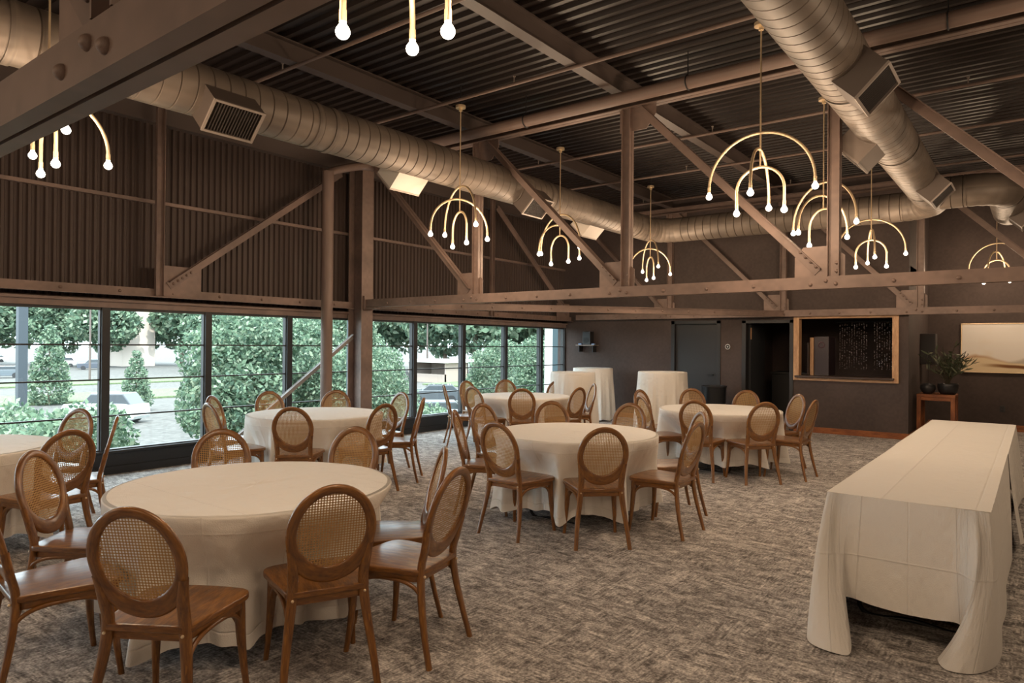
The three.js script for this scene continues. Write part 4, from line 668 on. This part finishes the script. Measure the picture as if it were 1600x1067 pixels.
  for (const [x, z, s, l] of [[-19.0, -4.6, 1.5, 'shrub outside under the first window'], [-23.5, -7.6, 1.5, 'shrub outside below the parked cars'], [-27.5, -8.6, 1.4, 'shrub at the bed edge by the parking lot'], [-17.5, -9.9, 1.2, 'shrub outside under the second window'], [-18.0, -13.6, 1.2, 'shrub outside under the third window'], [-19.5, -19.5, 1.25, 'shrub outside beside the wide window column'], [-20.5, -37.5, 1.2, 'shrub outside the last window']]) tree('bush', x, z, s, l, 'shrubs outside the windows');
  reseed(5);
  for (let i = 0; i < 24; i++) { const a = i / 23, u = 4 + a * 58, ang = u * deg, d = rr(150, 200) - a * 70; tree('far', -Math.cos(ang) * d, -Math.sin(ang) * d, rr(2.3, 3.2), 'tall tree in the woods beyond the parking lot', 'trees in the woods beyond the parking lot'); }
  // parking lot
  function car(x, z, turn, paint, label, tall = 0) {
    const c = thing('parked_car', label, 'car', [x, GY, z], turn, 'cars in the parking lot'), w = 0.9;
    const body = new THREE.Shape(); [[-2.25, 0.35], [-2.3, 0.8], [-2.15, 1.0 + tall * 0.1], [-1.0, 1.08 + tall * 0.1], [1.55, 1.08 + tall * 0.1], [2.2, 1.0 + tall * 0.1], [2.28, 0.5], [2.2, 0.35]].forEach(([a, b], i) => (i ? body.lineTo(a, b) : body.moveTo(a, b))); body.closePath();
    const cab = new THREE.Shape(); [[-1.15, 1.05 + tall * 0.1], [-0.5, 1.5 + tall * 0.25], [1.5, 1.5 + tall * 0.28], [2.0, 1.05 + tall * 0.1]].forEach(([a, b], i) => (i ? cab.lineTo(a, b) : cab.moveTo(a, b))); cab.closePath();
    const ex = (s, d, o) => new THREE.ExtrudeGeometry(s, { depth: d, bevelEnabled: true, bevelSize: 0.06, bevelThickness: 0.06, bevelSegments: 2 }).translate(0, 0, -d / 2);
    mesh('body', ex(body, 1.66), phys({ color: paint, roughness: 0.4, clearcoat: 0.8 }), c); mesh('cabin', ex(cab, 1.4), std({ color: rgb(0.06, 0.07, 0.08), roughness: 0.15 }), c); mesh('roof', rbox(-0.5, 1.5, 1.54 + tall * 0.26, 1.6 + tall * 0.28, -0.7, 0.7, 0.02), phys({ color: paint, roughness: 0.4, clearcoat: 0.8 }), c);
    for (const sx of [-1.4, 1.4]) for (const s of [-1, 1]) mesh('wheel', new THREE.CylinderGeometry(0.36, 0.36, 0.22, 20).rotateX(Math.PI / 2).translate(sx, 0.36, s * 0.8), M.black, c);
  }
  car(-132, -50.5, 1.15, rgb(0.05, 0.06, 0.08), 'dark sport utility car parked beyond the small conifer', 1); car(-150, -52, 1.15, rgb(0.62, 0.6, 0.56), 'pale car parked beside the dark sport utility car', 1); car(-190, -52, 1.2, rgb(0.6, 0.6, 0.58), 'pale car parked far off behind the dark post');
  car(-110, -31, 1.3, rgb(0.09, 0.11, 0.13), 'dark car parked left of the dark post'); car(-46, -18.4, 0.6, rgb(0.55, 0.58, 0.58), 'pale car near the shrubs below the second window', 1);
  car(-41, -42.5, 0.8, rgb(0.05, 0.06, 0.07), 'dark car parked in front of the small pavilion'); car(-29.5, -30.2, 0.8, rgb(0.3, 0.34, 0.38), 'grey car close to the farther windows');
  const post = mesh('sign_post', merged([rbox(-0.28, 0.28, 0, 9.5, -0.28, 0.28, 0.03)]), std({ color: rgb(0.03, 0.04, 0.05), roughness: 0.6 }), scene); post.position.set(-55, GY, -16.6); tag(post, 'dark square post standing in the parking lot', 'post');
  for (const [x, z, l] of [[-72, -73, 'slim dark lamp post beside the small pavilion'], [-95, -36, 'slim pale lamp post among the parked cars']]) { const p = thing('lamp_post', l, 'lamp post', [x, GY, z]); mesh('pole', cyl(V(0, 0, 0), V(0, 11, 0), 0.14, 0.1, 10), M.purlin, p); mesh('lamp_head', rbox(-0.7, 0.7, 10.9, 11.1, -0.2, 0.2, 0.03), M.purlin, p); }
  const pav = thing('pavilion', 'small pavilion with a pale flat roof in the parking lot', 'building', [-64, GY, -67]);
  mesh('walls', merged([box(-3.4, 3.4, 0, 2.6, -2.2, -2.05), box(-3.4, -3.25, 0, 2.6, -2.2, 2.2), box(3.25, 3.4, 0, 2.6, -2.2, 2.2), box(-3.4, 3.4, 0, 1.1, 2.05, 2.2)]), std({ color: rgb(0.3, 0.24, 0.2), roughness: 0.9 }), pav); mesh('roof', rbox(-4, 4, 2.6, 3.0, -2.8, 2.8, 0.05), std({ color: rgb(0.6, 0.58, 0.54), roughness: 0.8 }), pav);
  const bl = thing('pale_building', 'pale tall building behind the trees with a small sign', 'building', [-150, GY, -64]); mesh('walls', box(-5, 5, 0, 26, -3.2, 3.2), std({ color: rgb(0.72, 0.62, 0.55), roughness: 0.9 }), bl);
  const sg = mesh('wall_sign', rbox(5.0, 5.2, 9.6, 11.6, -4.9, -3.3, 0.02), std({ color: rgb(0.85, 0.85, 0.83), roughness: 0.7 }), bl); for (const y of [10.0, 10.5, 11.1]) mesh('sign_bar', box(5.2, 5.24, y, y + 0.22, -4.6, -3.6), M.black, sg);
  // neighbouring wing of the building seen past the columns
  const wing = thing('outside_pier', 'blue-grey pier standing outside the last window', 'pier', [-13.0, GY, -19.9]); mesh('shaft', rbox(-0.3, 0.3, 0, 9, -0.3, 0.3, 0.02), std({ color: rgb(0.03, 0.055, 0.065), roughness: 0.6 }), wing); mesh('cap', rbox(-0.36, 0.36, 8.9, 9.1, -0.36, 0.36, 0.02), M.white, wing);
  const pw = thing('outside_wall', 'pale rendered wall of the neighbouring wing outside the last window', 'wall', [-16.6, GY, -25.2], 0.9); mesh('wall_face', rbox(-0.75, 0.75, 0, 9, -0.15, 0.15, 0.02), std({ color: rgb(0.42, 0.39, 0.37), roughness: 0.8 }), pw); mesh('coping', rbox(-0.85, 0.85, 9, 9.15, -0.22, 0.22, 0.02), M.white, pw);
  const w2 = thing('outside_pier', 'blue-grey pier standing outside beside the wide window column', 'pier', [-13.0, GY, -10.75]); mesh('shaft', rbox(-0.16, 0.16, 0, 9, -0.16, 0.16, 0.02), std({ color: rgb(0.03, 0.055, 0.065), roughness: 0.6 }), w2); mesh('cap', rbox(-0.2, 0.2, 8.9, 9.1, -0.2, 0.2, 0.02), M.white, w2);
}
renderer.render(scene, camera);
